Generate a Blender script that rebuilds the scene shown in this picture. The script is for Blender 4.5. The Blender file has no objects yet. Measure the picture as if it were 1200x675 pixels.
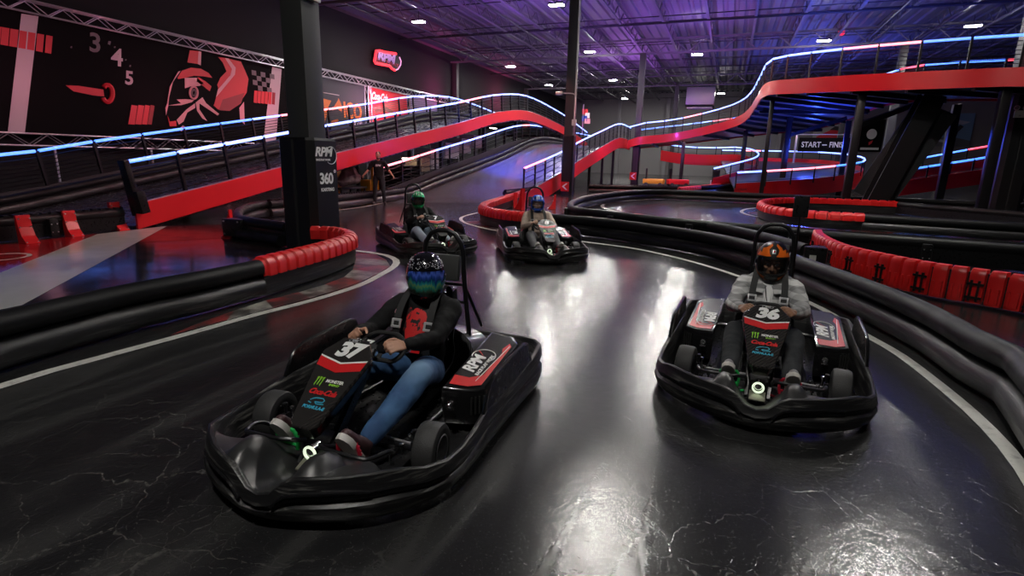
import bpy, bmesh, math, random
from mathutils import Vector, Matrix, noise
random.seed(7)
SC = bpy.context.scene
COL = SC.collection
R = math.radians
V = Vector

# ------------------------------------------------------------------ camera
F_PX, PITCH, ROLL, CAM_Z, YAW = 643.74, R(13.191), R(1.3075), 1.7528, R(20.8)
FWD = V((-math.sin(YAW) * math.cos(PITCH), math.cos(YAW) * math.cos(PITCH), -math.sin(PITCH)))
RGT0 = V((math.cos(YAW), math.sin(YAW), 0))
UP0 = RGT0.cross(FWD)
RGT = RGT0 * math.cos(ROLL) + UP0 * math.sin(ROLL)
UPV = UP0 * math.cos(ROLL) - RGT0 * math.sin(ROLL)
CAM = V((0, 0, CAM_Z))
cam_data = bpy.data.cameras.new('camera')
cam = bpy.data.objects.new('camera', cam_data)
COL.objects.link(cam)
cam_data.sensor_width = 36
cam_data.lens = F_PX / 1200 * 36
cam_data.clip_start = 0.05
cam_data.clip_end = 300
m = Matrix((RGT, UPV, -FWD)).transposed().to_4x4()
m.translation = CAM
cam.matrix_world = m
SC.camera = cam


def ray(px, py):
    return RGT * ((px - 600) / F_PX) - UPV * ((py - 337.5) / F_PX) + FWD


def az(px, py, z=0.0):          # where the line of sight meets a level
    d = ray(px, py)
    return CAM + d * ((z - CAM_Z) / d.z)


def au(px, py, u):              # ... meets the plane x = u
    d = ray(px, py)
    return CAM + d * (u / d.x)


def av(px, py, v):
    d = ray(px, py)
    return CAM + d * (v / d.y)


def ad(px, py, depth):
    return CAM + ray(px, py) * depth


# ------------------------------------------------------------------ materials
MATS = {}


def mat(name, col, rough=0.5, metal=0.0, emit=None, es=0.0, coat=0.0, spec=0.5, bump=0.0, bscale=60, alpha=1.0, var=0.0):
    if name in MATS:
        return MATS[name]
    m = bpy.data.materials.new(name)
    m.use_nodes = True
    nt = m.node_tree
    b = nt.nodes['Principled BSDF']
    b.inputs['Base Color'].default_value = (*col, 1)
    b.inputs['Roughness'].default_value = rough
    b.inputs['Metallic'].default_value = metal
    b.inputs['Specular IOR Level'].default_value = spec
    b.inputs['Coat Weight'].default_value = coat
    b.inputs['Coat Roughness'].default_value = 0.12
    if alpha < 1:
        b.inputs['Alpha'].default_value = alpha
    if emit:
        b.inputs['Emission Color'].default_value = (*emit, 1)
        b.inputs['Emission Strength'].default_value = es
    if bump or var:
        tc = nt.nodes.new('ShaderNodeTexCoord')
        n = nt.nodes.new('ShaderNodeTexNoise')
        n.inputs['Scale'].default_value = bscale
        n.inputs['Detail'].default_value = 4
        nt.links.new(tc.outputs['Object'], n.inputs['Vector'])
        if bump:
            bp = nt.nodes.new('ShaderNodeBump')
            bp.inputs['Strength'].default_value = bump
            bp.inputs['Distance'].default_value = 0.02
            nt.links.new(n.outputs['Fac'], bp.inputs['Height'])
            nt.links.new(bp.outputs['Normal'], b.inputs['Normal'])
        if var:
            mr = nt.nodes.new('ShaderNodeMapRange')
            mr.inputs['From Min'].default_value = 0.3
            mr.inputs['From Max'].default_value = 0.7
            mr.inputs['To Min'].default_value = max(0.03, rough - var)
            mr.inputs['To Max'].default_value = min(1, rough + var)
            nt.links.new(n.outputs['Fac'], mr.inputs['Value'])
            nt.links.new(mr.outputs['Result'], b.inputs['Roughness'])
    MATS[name] = m
    return m


def ramp(nt, fac, stops, interp='LINEAR'):
    r = nt.nodes.new('ShaderNodeValToRGB')
    r.color_ramp.interpolation = interp
    e = r.color_ramp.elements
    while len(e) < len(stops):
        e.new(0.5)
    for i, (p, c) in enumerate(stops):
        e[i].position = p
        e[i].color = (*c, 1) if len(c) == 3 else c
    nt.links.new(fac, r.inputs['Fac'])
    return r.outputs['Color']


def math_node(nt, op, a, b=None):
    n = nt.nodes.new('ShaderNodeMath')
    n.operation = op
    for i, x in enumerate((a, b)):
        if x is None:
            continue
        if isinstance(x, (int, float)):
            n.inputs[i].default_value = x
        else:
            nt.links.new(x, n.inputs[i])
    return n.outputs[0]


def mix_col(nt, fac, a, b):
    n = nt.nodes.new('ShaderNodeMix')
    n.data_type = 'RGBA'
    for sock, x in ((0, fac), (6, a), (7, b)):
        if isinstance(x, (int, float)):
            n.inputs[sock].default_value = x
        elif isinstance(x, tuple):
            n.inputs[sock].default_value = (*x, 1)
        else:
            nt.links.new(x, n.inputs[sock])
    return n.outputs[2]


def asphalt():
    m = bpy.data.materials.new('polished_asphalt')
    m.use_nodes = True
    nt = m.node_tree
    b = nt.nodes['Principled BSDF']
    tc = nt.nodes.new('ShaderNodeTexCoord')
    O = tc.outputs['Object']

    def nz(scale, det=5, rough=.55, vec=O):
        n = nt.nodes.new('ShaderNodeTexNoise')
        n.inputs['Scale'].default_value = scale
        n.inputs['Detail'].default_value = det
        n.inputs['Roughness'].default_value = rough
        nt.links.new(vec, n.inputs['Vector'])
        return n
    # long scuffs along the driving line: noise stretched in one direction
    mp = nt.nodes.new('ShaderNodeMapping')
    mp.inputs['Rotation'].default_value = (0, 0, R(12))
    mp.inputs['Scale'].default_value = (1.6, 0.16, 1)
    nt.links.new(O, mp.inputs['Vector'])
    scuff = nz(1.3, 2, .45, mp.outputs['Vector'])
    big = nz(0.35, 3)
    fine = nz(42, 4)
    # cracks
    warp = nz(1.3, 4)
    va = nt.nodes.new('ShaderNodeVectorMath')
    va.operation = 'MULTIPLY_ADD'
    nt.links.new(warp.outputs['Color'], va.inputs[0])
    va.inputs[1].default_value = (.9, .9, 0)
    nt.links.new(O, va.inputs[2])

    def crack(scale, w):
        vo = nt.nodes.new('ShaderNodeTexVoronoi')
        vo.feature = 'DISTANCE_TO_EDGE'
        vo.inputs['Scale'].default_value = scale
        nt.links.new(va.outputs[0], vo.inputs['Vector'])
        return ramp(nt, vo.outputs['Distance'], [(0, (1, 1, 1)), (w, (0, 0, 0))])
    mask = ramp(nt, big.outputs['Fac'], [(.42, (0, 0, 0)), (.60, (1, 1, 1))])
    c1 = math_node(nt, 'MULTIPLY', crack(1.7, .012), mask)
    c2 = math_node(nt, 'MULTIPLY', crack(6.5, .03), math_node(nt, 'MULTIPLY', mask, .45))
    cr = math_node(nt, 'MULTIPLY', math_node(nt, 'MAXIMUM', c1, c2), ramp(nt, fine.outputs['Fac'], [(.38, (.1, .1, .1)), (.62, (1, 1, 1))]))
    speck = ramp(nt, nz(95, 2).outputs['Fac'], [(.66, (0, 0, 0)), (.74, (1, 1, 1))])
    base = ramp(nt, scuff.outputs['Fac'], [(.30, (.009, .009, .010)), (.50, (.015, .015, .016)), (.58, (.032, .032, .032)), (.66, (.014, .014, .015)), (.8, (.028, .028, .028))])
    base = mix_col(nt, math_node(nt, 'MULTIPLY', cr, .24), base, (.30, .29, .27))
    base = mix_col(nt, math_node(nt, 'MULTIPLY', speck, .15), base, (.35, .34, .33))
    nt.links.new(base, b.inputs['Base Color'])
    rr = ramp(nt, scuff.outputs['Fac'], [(.3, (.19, .19, .19)), (.5, (.16, .16, .16)), (.75, (.25, .25, .25))])
    nt.links.new(rr, b.inputs['Roughness'])
    bp = nt.nodes.new('ShaderNodeBump')
    bp.inputs['Strength'].default_value = .30
    bp.inputs['Distance'].default_value = .0072
    h = math_node(nt, 'ADD', math_node(nt, 'ADD', math_node(nt, 'MULTIPLY', nz(9, 3, .5).outputs['Fac'], 1.1), math_node(nt, 'MULTIPLY', nz(46, 3, .6).outputs['Fac'], .66)), math_node(nt, 'MULTIPLY', cr, -.5))
    nt.links.new(h, bp.inputs['Height'])
    nt.links.new(bp.outputs['Normal'], b.inputs['Normal'])
    b.inputs['Specular IOR Level'].default_value = .62
    return m


def carbon(name, a, c, scale=26):
    m = bpy.data.materials.new(name)
    m.use_nodes = True
    nt = m.node_tree
    b = nt.nodes['Principled BSDF']
    tc = nt.nodes.new('ShaderNodeTexCoord')
    w = nt.nodes.new('ShaderNodeTexWave')
    w.bands_direction = 'DIAGONAL'
    w.inputs['Scale'].default_value = scale
    mp = nt.nodes.new('ShaderNodeMapping')
    mp.inputs['Scale'].default_value = (1.1, 1, 0)
    nt.links.new(tc.outputs['Object'], mp.inputs['Vector'])
    nt.links.new(mp.outputs['Vector'], w.inputs['Vector'])
    nt.links.new(ramp(nt, w.outputs['Fac'], [(.35, a), (.65, c)]), b.inputs['Base Color'])
    b.inputs['Roughness'].default_value = .25
    b.inputs['Coat Weight'].default_value = .6
    b.inputs['Coat Roughness'].default_value = .1
    return m


def worn(name, col, wear, scale=(3, 3, 30), amount=.6, rough=.45, bump=.25, th=(.52, .70)):
    """dark rubber or paint with long horizontal scuffs"""
    m = bpy.data.materials.new(name)
    m.use_nodes = True
    nt = m.node_tree
    b = nt.nodes['Principled BSDF']
    tc = nt.nodes.new('ShaderNodeTexCoord')
    mp = nt.nodes.new('ShaderNodeMapping')
    mp.inputs['Scale'].default_value = scale
    nt.links.new(tc.outputs['Object'], mp.inputs['Vector'])
    n = nt.nodes.new('ShaderNodeTexNoise')
    n.inputs['Scale'].default_value = 1.0
    n.inputs['Detail'].default_value = 6
    n.inputs['Roughness'].default_value = .7
    nt.links.new(mp.outputs['Vector'], n.inputs['Vector'])
    f = ramp(nt, n.outputs['Fac'], [(th[0], (0, 0, 0)), (th[1], (1, 1, 1))])
    nt.links.new(mix_col(nt, math_node(nt, 'MULTIPLY', f, amount), col, wear), b.inputs['Base Color'])
    b.inputs['Roughness'].default_value = rough
    bp = nt.nodes.new('ShaderNodeBump')
    bp.inputs['Strength'].default_value = bump
    bp.inputs['Distance'].default_value = .01
    nt.links.new(n.outputs['Fac'], bp.inputs['Height'])
    nt.links.new(bp.outputs['Normal'], b.inputs['Normal'])
    return m


M_FLOOR = asphalt()
M_CARBON = carbon('carbon_weave', (.017, .016, .016), (.030, .027, .026), 22)
M_CARBON_GREY = carbon('grey_carbon', (.05, .05, .052), (.12, .12, .125), 40)
M_BLACK = mat('black_plastic', (.010, .010, .011), .33, spec=.35, bump=.12, bscale=30, var=.1)
M_GLOSS = mat('gloss_black', (.008, .008, .009), .18, coat=.5)
M_SKIRT = worn('scuffed_bumper', (.009, .009, .010), (.34, .33, .31), (3.5, 3.5, 46), .42, .36, .3)
M_STEEL_BLK = mat('black_steel', (.012, .012, .014), .35, .3)
M_BUCKLE = mat('buckle_metal', (.62, .62, .64), .35, .35)
M_CHROME = mat('bright_steel', (.55, .55, .55), .22, 1.0)
M_ALU = mat('aluminium', (.62, .61, .64), .35, .85)
M_TYRE = mat('tyre_rubber', (.028, .028, .029), .62, bump=.15, bscale=120)
M_RED = mat('red_vinyl', (.62, .014, .018), .34, coat=.3)
M_RED_BOARD = mat('red_board', (.60, .010, .016), .40, coat=.15, bump=.03, bscale=3)
M_RED_CAP = mat('red_barrier_plastic', (.66, .016, .016), .36, bump=.08, bscale=20)
M_WHITE = mat('white_vinyl', (.80, .80, .80), .40)
M_GREEN = mat('lime_vinyl', (.25, .62, .03), .4)
M_CYAN = mat('cyan_vinyl', (.04, .42, .62), .4)
M_GREENP = mat('green_anodised', (.03, .55, .12), .3, .5)
M_REDP = mat('red_anodised', (.60, .02, .05), .3, .4)
M_SILVER_TXT = mat('grey_vinyl', (.35, .35, .36), .4)
M_BARRIER = worn('black_barrier_vinyl', (.010, .010, .011), (.17, .165, .16), (1.3, 1.3, 26), .42, .38, .35)
M_BARRIER_TOP = mat('black_roll_vinyl', (.007, .007, .008), .48, spec=.22, bump=.12, bscale=6, var=.1)
M_STRAP = mat('black_webbing', (.014, .014, .015), .7)
M_SKIN = mat('skin_tan', (.50, .26, .17), .48)
M_SKIN_D = mat('skin_brown', (.30, .15, .09), .48)
M_SKIN_L = mat('skin_light', (.58, .34, .25), .48)
M_COLUMN = mat('grey_column_paint', (.045, .046, .045), .45, bump=.05, bscale=4)
M_PAD = mat('black_column_pad', (.008, .008, .009), .4, bump=.05, bscale=8)
M_WHITE_PLASTIC = mat('white_plastic', (.62, .61, .57), .4)
M_DECK_DARK = mat('dark_ramp_deck', (.03, .03, .034), .28, bump=.1, bscale=5, var=.08)
M_DARK = mat('dark_paint', (.02, .02, .024), .5)


# ------------------------------------------------------------------ mesh builder
class MB:
    def __init__(self):
        self.v, self.f, self.mi, self.mats = [], [], [], []
        self.cur = 0

    def use(self, m):
        if m not in self.mats:
            self.mats.append(m)
        self.cur = self.mats.index(m)
        return self

    def add(self, vs, fs):
        o = len(self.v)
        self.v += [V(p) for p in vs]
        for f in fs:
            self.f.append([i + o for i in f])
            self.mi.append(self.cur)
        return self

    def box(self, c, s, rot=None, bev=0.0):
        hx, hy, hz = s[0] / 2, s[1] / 2, s[2] / 2
        if bev > 0:
            bm = bmesh.new()
            bmesh.ops.create_cube(bm, size=1)
            for v in bm.verts:
                v.co = V((v.co.x * s[0], v.co.y * s[1], v.co.z * s[2]))
            bmesh.ops.bevel(bm, geom=list(bm.edges), offset=min(bev, min(s) * .45), segments=2, affect='EDGES', profile=.6)
            bm.verts.index_update()
            pts = [v.co.copy() for v in bm.verts]
            fs = [[v.index for v in f.verts] for f in bm.faces]
            bm.free()
        else:
            pts = [V((x, y, z)) for x in (-hx, hx) for y in (-hy, hy) for z in (-hz, hz)]
            fs = [(0, 1, 3, 2), (4, 6, 7, 5), (0, 4, 5, 1), (2, 3, 7, 6), (0, 2, 6, 4), (1, 5, 7, 3)]
        if rot is not None:
            pts = [rot @ p for p in pts]
        return self.add([p + V(c) for p in pts], fs)

    def beam(self, a, b, w, h, up=V((0, 0, 1))):
        a, b = V(a), V(b)
        d = b - a
        L = d.length
        if L < 1e-6:
            return self
        x = d / L
        y = up.cross(x)
        if y.length < 1e-4:
            y = V((0, 1, 0)).cross(x)
            if y.length < 1e-4:
                y = V((1, 0, 0)).cross(x)
        y.normalize()
        z = x.cross(y)
        rot = Matrix((x, y, z)).transposed()
        return self.box((a + b) / 2, (L, w, h), rot)

    def tube(self, pts, r, n=8, closed=False, caps=True, sx=1.0, up=None):
        pts = [V(p) for p in pts]
        m = len(pts)
        rs = r if isinstance(r, (list, tuple)) else [r] * m
        rings = []
        prev = up
        for i, p in enumerate(pts):
            if closed:
                t = pts[(i + 1) % m] - pts[i - 1]
            else:
                t = pts[min(i + 1, m - 1)] - pts[max(i - 1, 0)]
            if t.length < 1e-9:
                t = V((0, 0, 1))
            t.normalize()
            if prev is None:
                prev = V((0, 0, 1)) if abs(t.z) < .9 else V((1, 0, 0))
            a = prev - t * prev.dot(t)
            if a.length < 1e-5:
                a = t.orthogonal()
            a.normalize()
            prev = a
            b = t.cross(a)
            rings.append([p + (a * math.cos(q) + b * math.sin(q) * sx) * rs[i] for q in [2 * math.pi * k / n for k in range(n)]])
        return self.loft(rings, True, closed, caps)

    def loft(self, rings, ring_closed=True, closed=False, caps=True):
        n = len(rings[0])
        vs = [p for r_ in rings for p in r_]
        fs = []
        m = len(rings)
        for i in range(m if closed else m - 1):
            for k in range(n if ring_closed else n - 1):
                a, b = i * n + k, i * n + (k + 1) % n
                c, d = ((i + 1) % m) * n + (k + 1) % n, ((i + 1) % m) * n + k
                fs.append((a, b, c, d))
        if caps and not closed and ring_closed:
            fs.append(tuple(range(n))[::-1])
            fs.append(tuple((m - 1) * n + k for k in range(n)))
        return self.add(vs, fs)

    def prism(self, poly, ext, close=True):
        """poly: 3-D outline, ext: extrusion vector"""
        ext = V(ext)
        n = len(poly)
        vs = [V(p) for p in poly] + [V(p) + ext for p in poly]
        fs = [tuple(range(n))[::-1], tuple(range(n, 2 * n))]
        for k in range(n):
            fs.append((k, (k + 1) % n, n + (k + 1) % n, n + k))
        return self.add(vs, fs)

    def lathe(self, prof, c=(0, 0, 0), axis='z', n=24, closed=False):
        rings = []
        for r_, h in prof:
            ring = []
            for k in range(n):
                q = 2 * math.pi * k / n
                a, b = r_ * math.cos(q), r_ * math.sin(q)
                p = {'z': (a, b, h), 'y': (a, h, -b), 'x': (h, a, b)}[axis]
                ring.append(V(p) + V(c))
            rings.append(ring)
        return self.loft(rings, True, closed, not closed)

    def blob(self, c, s, n=12, m=8, rot=None):
        rings = []
        for i in range(1, m):
            e = -math.pi / 2 + math.pi * i / m
            ring = []
            for k in range(n):
                q = 2 * math.pi * k / n
                p = V((math.cos(e) * math.cos(q) * s[0], math.cos(e) * math.sin(q) * s[1], math.sin(e) * s[2]))
                ring.append((rot @ p if rot is not None else p) + V(c))
            rings.append(ring)
        return self.loft(rings, True, False, True)

    def mesh(self, name, m=None, smooth=True):
        me = bpy.data.meshes.new(name)
        me.from_pydata([tuple(p) for p in self.v], [], self.f)
        mats = self.mats if self.mats else [m]
        for x in mats:
            me.materials.append(x)
        if len(mats) > 1:
            me.polygons.foreach_set('material_index', self.mi)
        bm = bmesh.new()
        bm.from_mesh(me)
        bmesh.ops.recalc_face_normals(bm, faces=bm.faces)
        bm.to_mesh(me)
        bm.free()
        if smooth:
            me.polygons.foreach_set('use_smooth', [True] * len(me.polygons))
            try:
                me.set_sharp_from_angle(angle=R(40))
            except Exception:
                pass
        me.update()
        return me

    def build(self, name, m=None, parent=None, smooth=True):
        return link(name, self.mesh(name, m, smooth), parent)


def link(name, me, parent=None):
    o = bpy.data.objects.new(name, me)
    COL.objects.link(o)
    if parent is not None:
        o.parent = parent
    return o


def tag(o, label, cat, group=None):
    o['label'] = label
    o['category'] = cat
    if group:
        o['group'] = group
    return o


def thing(name, label, cat, loc=(0, 0, 0), rz=0.0, group=None):
    o = bpy.data.objects.new(name, None)
    COL.objects.link(o)
    o.empty_display_size = .2
    o.location = loc
    o.rotation_euler = (0, 0, rz)
    return tag(o, label, cat, group)


def struct(o):
    o['kind'] = 'structure'
    return o


def copy_tree(o, parent=None):
    c = o.copy()
    COL.objects.link(c)
    if parent is not None:
        c.parent = parent
    for ch in list(o.children):
        copy_tree(ch, c)
    return c


def text_mesh(s, size, m, extrude=.001, shear=0.0, bold=0.0, spacing=1.0, align='CENTER', sx=1.0):
    cu = bpy.data.curves.new('lettering', 'FONT')
    cu.body = s
    cu.size = size
    cu.extrude = extrude
    cu.shear = shear
    cu.offset = bold
    cu.space_character = spacing
    cu.space_line = .8
    cu.align_x = align
    cu.align_y = 'CENTER'
    cu.resolution_u = 3
    o = bpy.data.objects.new('lettering', cu)
    COL.objects.link(o)
    dg = bpy.context.evaluated_depsgraph_get()
    dg.update()
    me = bpy.data.meshes.new_from_object(o.evaluated_get(dg))
    bpy.data.objects.remove(o)
    bpy.data.curves.remove(cu)
    me.materials.clear()
    me.materials.append(m)
    if sx != 1:
        for v in me.vertices:
            v.co.x *= sx
    return me


def frame(o, x, y):
    """matrix with origin o, x axis x, y axis y"""
    x = V(x).normalized()
    y = V(y)
    z = x.cross(y).normalized()
    y = z.cross(x)
    mm = Matrix((x, y, z)).transposed().to_4x4()
    mm.translation = V(o)
    return mm


def text(name, s, size, m, parent, mtx, **k):
    o = link(name, text_mesh(s, size, m, **k), parent)
    o.matrix_local = mtx
    return o


def flat(name, pts, m, parent, mtx, h=.002):
    """flat decal from 2-D points in the plane of mtx"""
    o = MB().prism([(p[0], p[1], 0) for p in pts], (0, 0, h)).build(name, m, parent, False)
    o.matrix_local = mtx
    return o


def smooth_path(pts, step=.3, closed=False):
    pts = [V(p) for p in pts]
    n = len(pts)
    out = []
    for i in range(n if closed else n - 1):
        if closed:
            p0, p1, p2, p3 = pts[i - 1], pts[i], pts[(i + 1) % n], pts[(i + 2) % n]
        else:
            p1, p2 = pts[i], pts[i + 1]
            p0 = pts[i - 1] if i > 0 else p1 * 2 - p2
            p3 = pts[i + 2] if i + 2 < n else p2 * 2 - p1
        k = max(1, int((p2 - p1).length / step))
        for j in range(k):
            t = j / k
            out.append(.5 * ((2 * p1) + (p2 - p0) * t + (2 * p0 - 5 * p1 + 4 * p2 - p3) * t * t + (3 * p1 - p0 - 3 * p2 + p3) * t ** 3))
    if not closed:
        out.append(pts[-1])
    return out


def resample(pts, step):
    """equal-arc points along a polyline"""
    pts = [V(p) for p in pts]
    L = [0]
    for a, b in zip(pts, pts[1:]):
        L.append(L[-1] + (b - a).length)
    n = max(1, round(L[-1] / step))
    out, i = [], 0
    for k in range(n + 1):
        s = L[-1] * k / n
        while i < len(L) - 2 and L[i + 1] < s:
            i += 1
        t = (s - L[i]) / max(1e-9, L[i + 1] - L[i])
        out.append(pts[i].lerp(pts[i + 1], min(1, max(0, t))))
    return out
# ================================================================== karts
P0, P1 = V((.924, 0, .353)), V((.414, 0, .685))
PANEL = frame(P0, (0, 1, 0), P1 - P0)
PL = (P1 - P0).length


def pts_panel(pts, off=0.0):
    return [PANEL @ V((p[0], p[1], off)) for p in pts]


PANEL_OUT = [(-.055, .0), (.055, .0), (.085, .03), (.168, PL * .74), (.165, PL * .83), (.085, PL), (-.085, PL), (-.165, PL * .83), (-.168, PL * .74), (-.085, .03)]

HALF = [(-1.10, 0, .33), (-1.10, .30, .33), (-1.09, .50, .33), (-1.05, .65, .335), (-.95, .725, .34), (-.82, .745, .33), (-.66, .748, .30), (-.40, .745, .285), (-.10, .742, .28), (.18, .745, .275), (.36, .755, .245),
        (.54, .757, .222), (.70, .742, .222), (.84, .69, .245), (.95, .615, .28), (1.05, .51, .285), (1.125, .40, .283), (1.18, .28, .28), (1.21, .19, .275), (1.228, .13, .245), (1.24, .07, .190), (1.245, 0, .172)]


def outline():
    left = [V(p) for p in HALF]
    right = [V((p[0], -p[1], p[2])) for p in HALF[1:-1]][::-1]
    return left + right        # closed, counter-clockwise seen from below is fine


def build_bumper(root):
    o = outline()
    n = len(o)
    rings = []
    for i, p in enumerate(o):
        t = (o[(i + 1) % n] - o[i - 1])
        t.z = 0
        t.normalize()
        nn = V((t.y, -t.x, 0))
        if nn.dot(V((p.x, p.y, 0))) < 0:
            nn = -nn
        b = V((p.x, p.y, 0))
        z = p.z
        front = max(0, min(1, (p.x - .55) / .5))
        prof = [(-.055, .045), (-.012, .035), (.012, .055), (.024 + .012 * front, .105), (.020 + .016 * front, z * .50), (.006, z * .56), (.006, z * .62), (.020 + .006 * front, z * .70), (.012, z - .03), (.006, z - .006), (-.006, z), (-.02, z - .004), (-.03, z - .02), (-.05, .10)]
        rings.append([b + nn * s + V((0, 0, zz)) for s, zz in prof])
    MB().loft(rings, True, True).build('bumper_skirt', M_SKIRT, root)


def outline_x(y):
    y = abs(y)
    pts = [(p[1], p[0]) for p in HALF if p[0] > .7]
    pts.sort()
    for (y0, x0), (y1, x1) in zip(pts, pts[1:]):
        if y0 <= y <= y1:
            return x0 + (x1 - x0) * (y - y0) / (y1 - y0)
    return .7


def rim_z(y):
    y = abs(y)
    pts = sorted((p[1], p[2]) for p in HALF if p[0] > .7)
    for (y0, x0), (y1, x1) in zip(pts, pts[1:]):
        if y0 <= y <= y1:
            return x0 + (x1 - x0) * (y - y0) / (y1 - y0)
    return .27


def build_deck(root):
    mb = MB()
    ny, ns = 44, 10
    rows = []
    for j in range(ny + 1):
        y = -.655 + 1.31 * j / ny
        ay = abs(y)
        xo = outline_x(y) - .015
        xi = .80 if ay < .34 else .80 - .0 * ay
        if ay > .34:                       # the wing narrows to a point at the corner
            xi = .80 + (xo - .80) * min(1, (ay - .34) / .34) ** 1.3
        row = []
        for k in range(ns + 1):
            s = k / ns
            x = xo + (xi - xo) * s
            z = rim_z(y) - .012 - .10 * s ** 1.4
            horn = math.exp(-((ay - .215) / .065) ** 4)
            z += horn * .085 * math.sin(math.pi * min(1, s * 1.25)) ** .8
            vall = math.exp(-(ay / .10) ** 4)
            z -= vall * .05 * s
            row.append(V((x, y, z)))
        rows.append(row)
    vs = [p for r_ in rows for p in r_]
    w = ns + 1
    vs += [p - V((0, 0, .012)) for p in vs]
    N = w * (ny + 1)
    fs = []
    for j in range(ny):
        for k in range(ns):
            a, b, c, d = j * w + k, j * w + k + 1, (j + 1) * w + k + 1, (j + 1) * w + k
            fs += [(a, b, c, d), (N + d, N + c, N + b, N + a)]
    for j in range(ny):
        for k in (0, ns):
            a, d = j * w + k, (j + 1) * w + k
            fs.append((a, d, N + d, N + a))
    mb.add(vs, fs)
    mb.build('front_deck', mat('satin_black_deck', (.024, .024, .025), .36, bump=.06, bscale=14), root)
    for s in (-1, 1):     # raised lips on the nose face
        pts = [V((outline_x(s * y) + .034, s * y, z)) for y, z in ((.10, .135), (.16, .195), (.30, .215), (.44, .215), (.52, .20))]
        MB().tube(smooth_path(pts, .03), .009, 6).build('nose_lip', M_GLOSS, root)


def wheel(root, x, y, r, w, yaw=0):
    s = 1 if y > 0 else -1
    t = MB().lathe([(r * .58, -w * .46), (r * .80, -w * .5), (r * .95, -w * .44), (r, -w * .30), (r * 1.005, 0), (r, w * .30), (r * .95, w * .44), (r * .80, w * .5), (r * .58, w * .46), (r * .56, 0)], axis='y', n=32, closed=True).build('wheel', M_TYRE, root)
    t.location = (x, y, r)
    t.rotation_euler = (0, 0, yaw)
    h = s * w * .5
    rim = MB()
    rim.lathe([(r * .60, h * .96), (r * .60, h * .6), (r * .50, h * .45), (r * .20, h * .5), (r * .18, h * .95), (.001, h * .95)], axis='y', n=24)
    rim.lathe([(r * .60, -h * .9), (r * .57, -h * .5), (.001, -h * .4)], axis='y', n=20)
    rim.build('rim', M_GLOSS, t)
    MB().lathe([(r * .60, h * .99), (r * .57, h * 1.03), (r * .53, h * .98), (r * .57, h * .93)], axis='y', n=28, closed=True).build('rim_ring', M_ALU, t)
    nb = MB()
    for k in range(5):
        q = 2 * math.pi * k / 5
        nb.lathe([(.007, h * .6), (.007, h * .72), (.001, h * .73)], c=(math.cos(q) * r * .36, 0, math.sin(q) * r * .36), axis='y', n=6)
    nb.build('wheel_nuts', M_CHROME, t)
    return t


POD_TOP = [(.085, .395, .318), (.045, .56, .298), (-.02, .642, .290), (-.70, .630, .395), (-.80, .56, .415), (-.80, .37, .425)]


def pod_z(x, y):
    return .318 + (.085 - x) * .118 - max(0, abs(y) - .395) * .09


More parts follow.
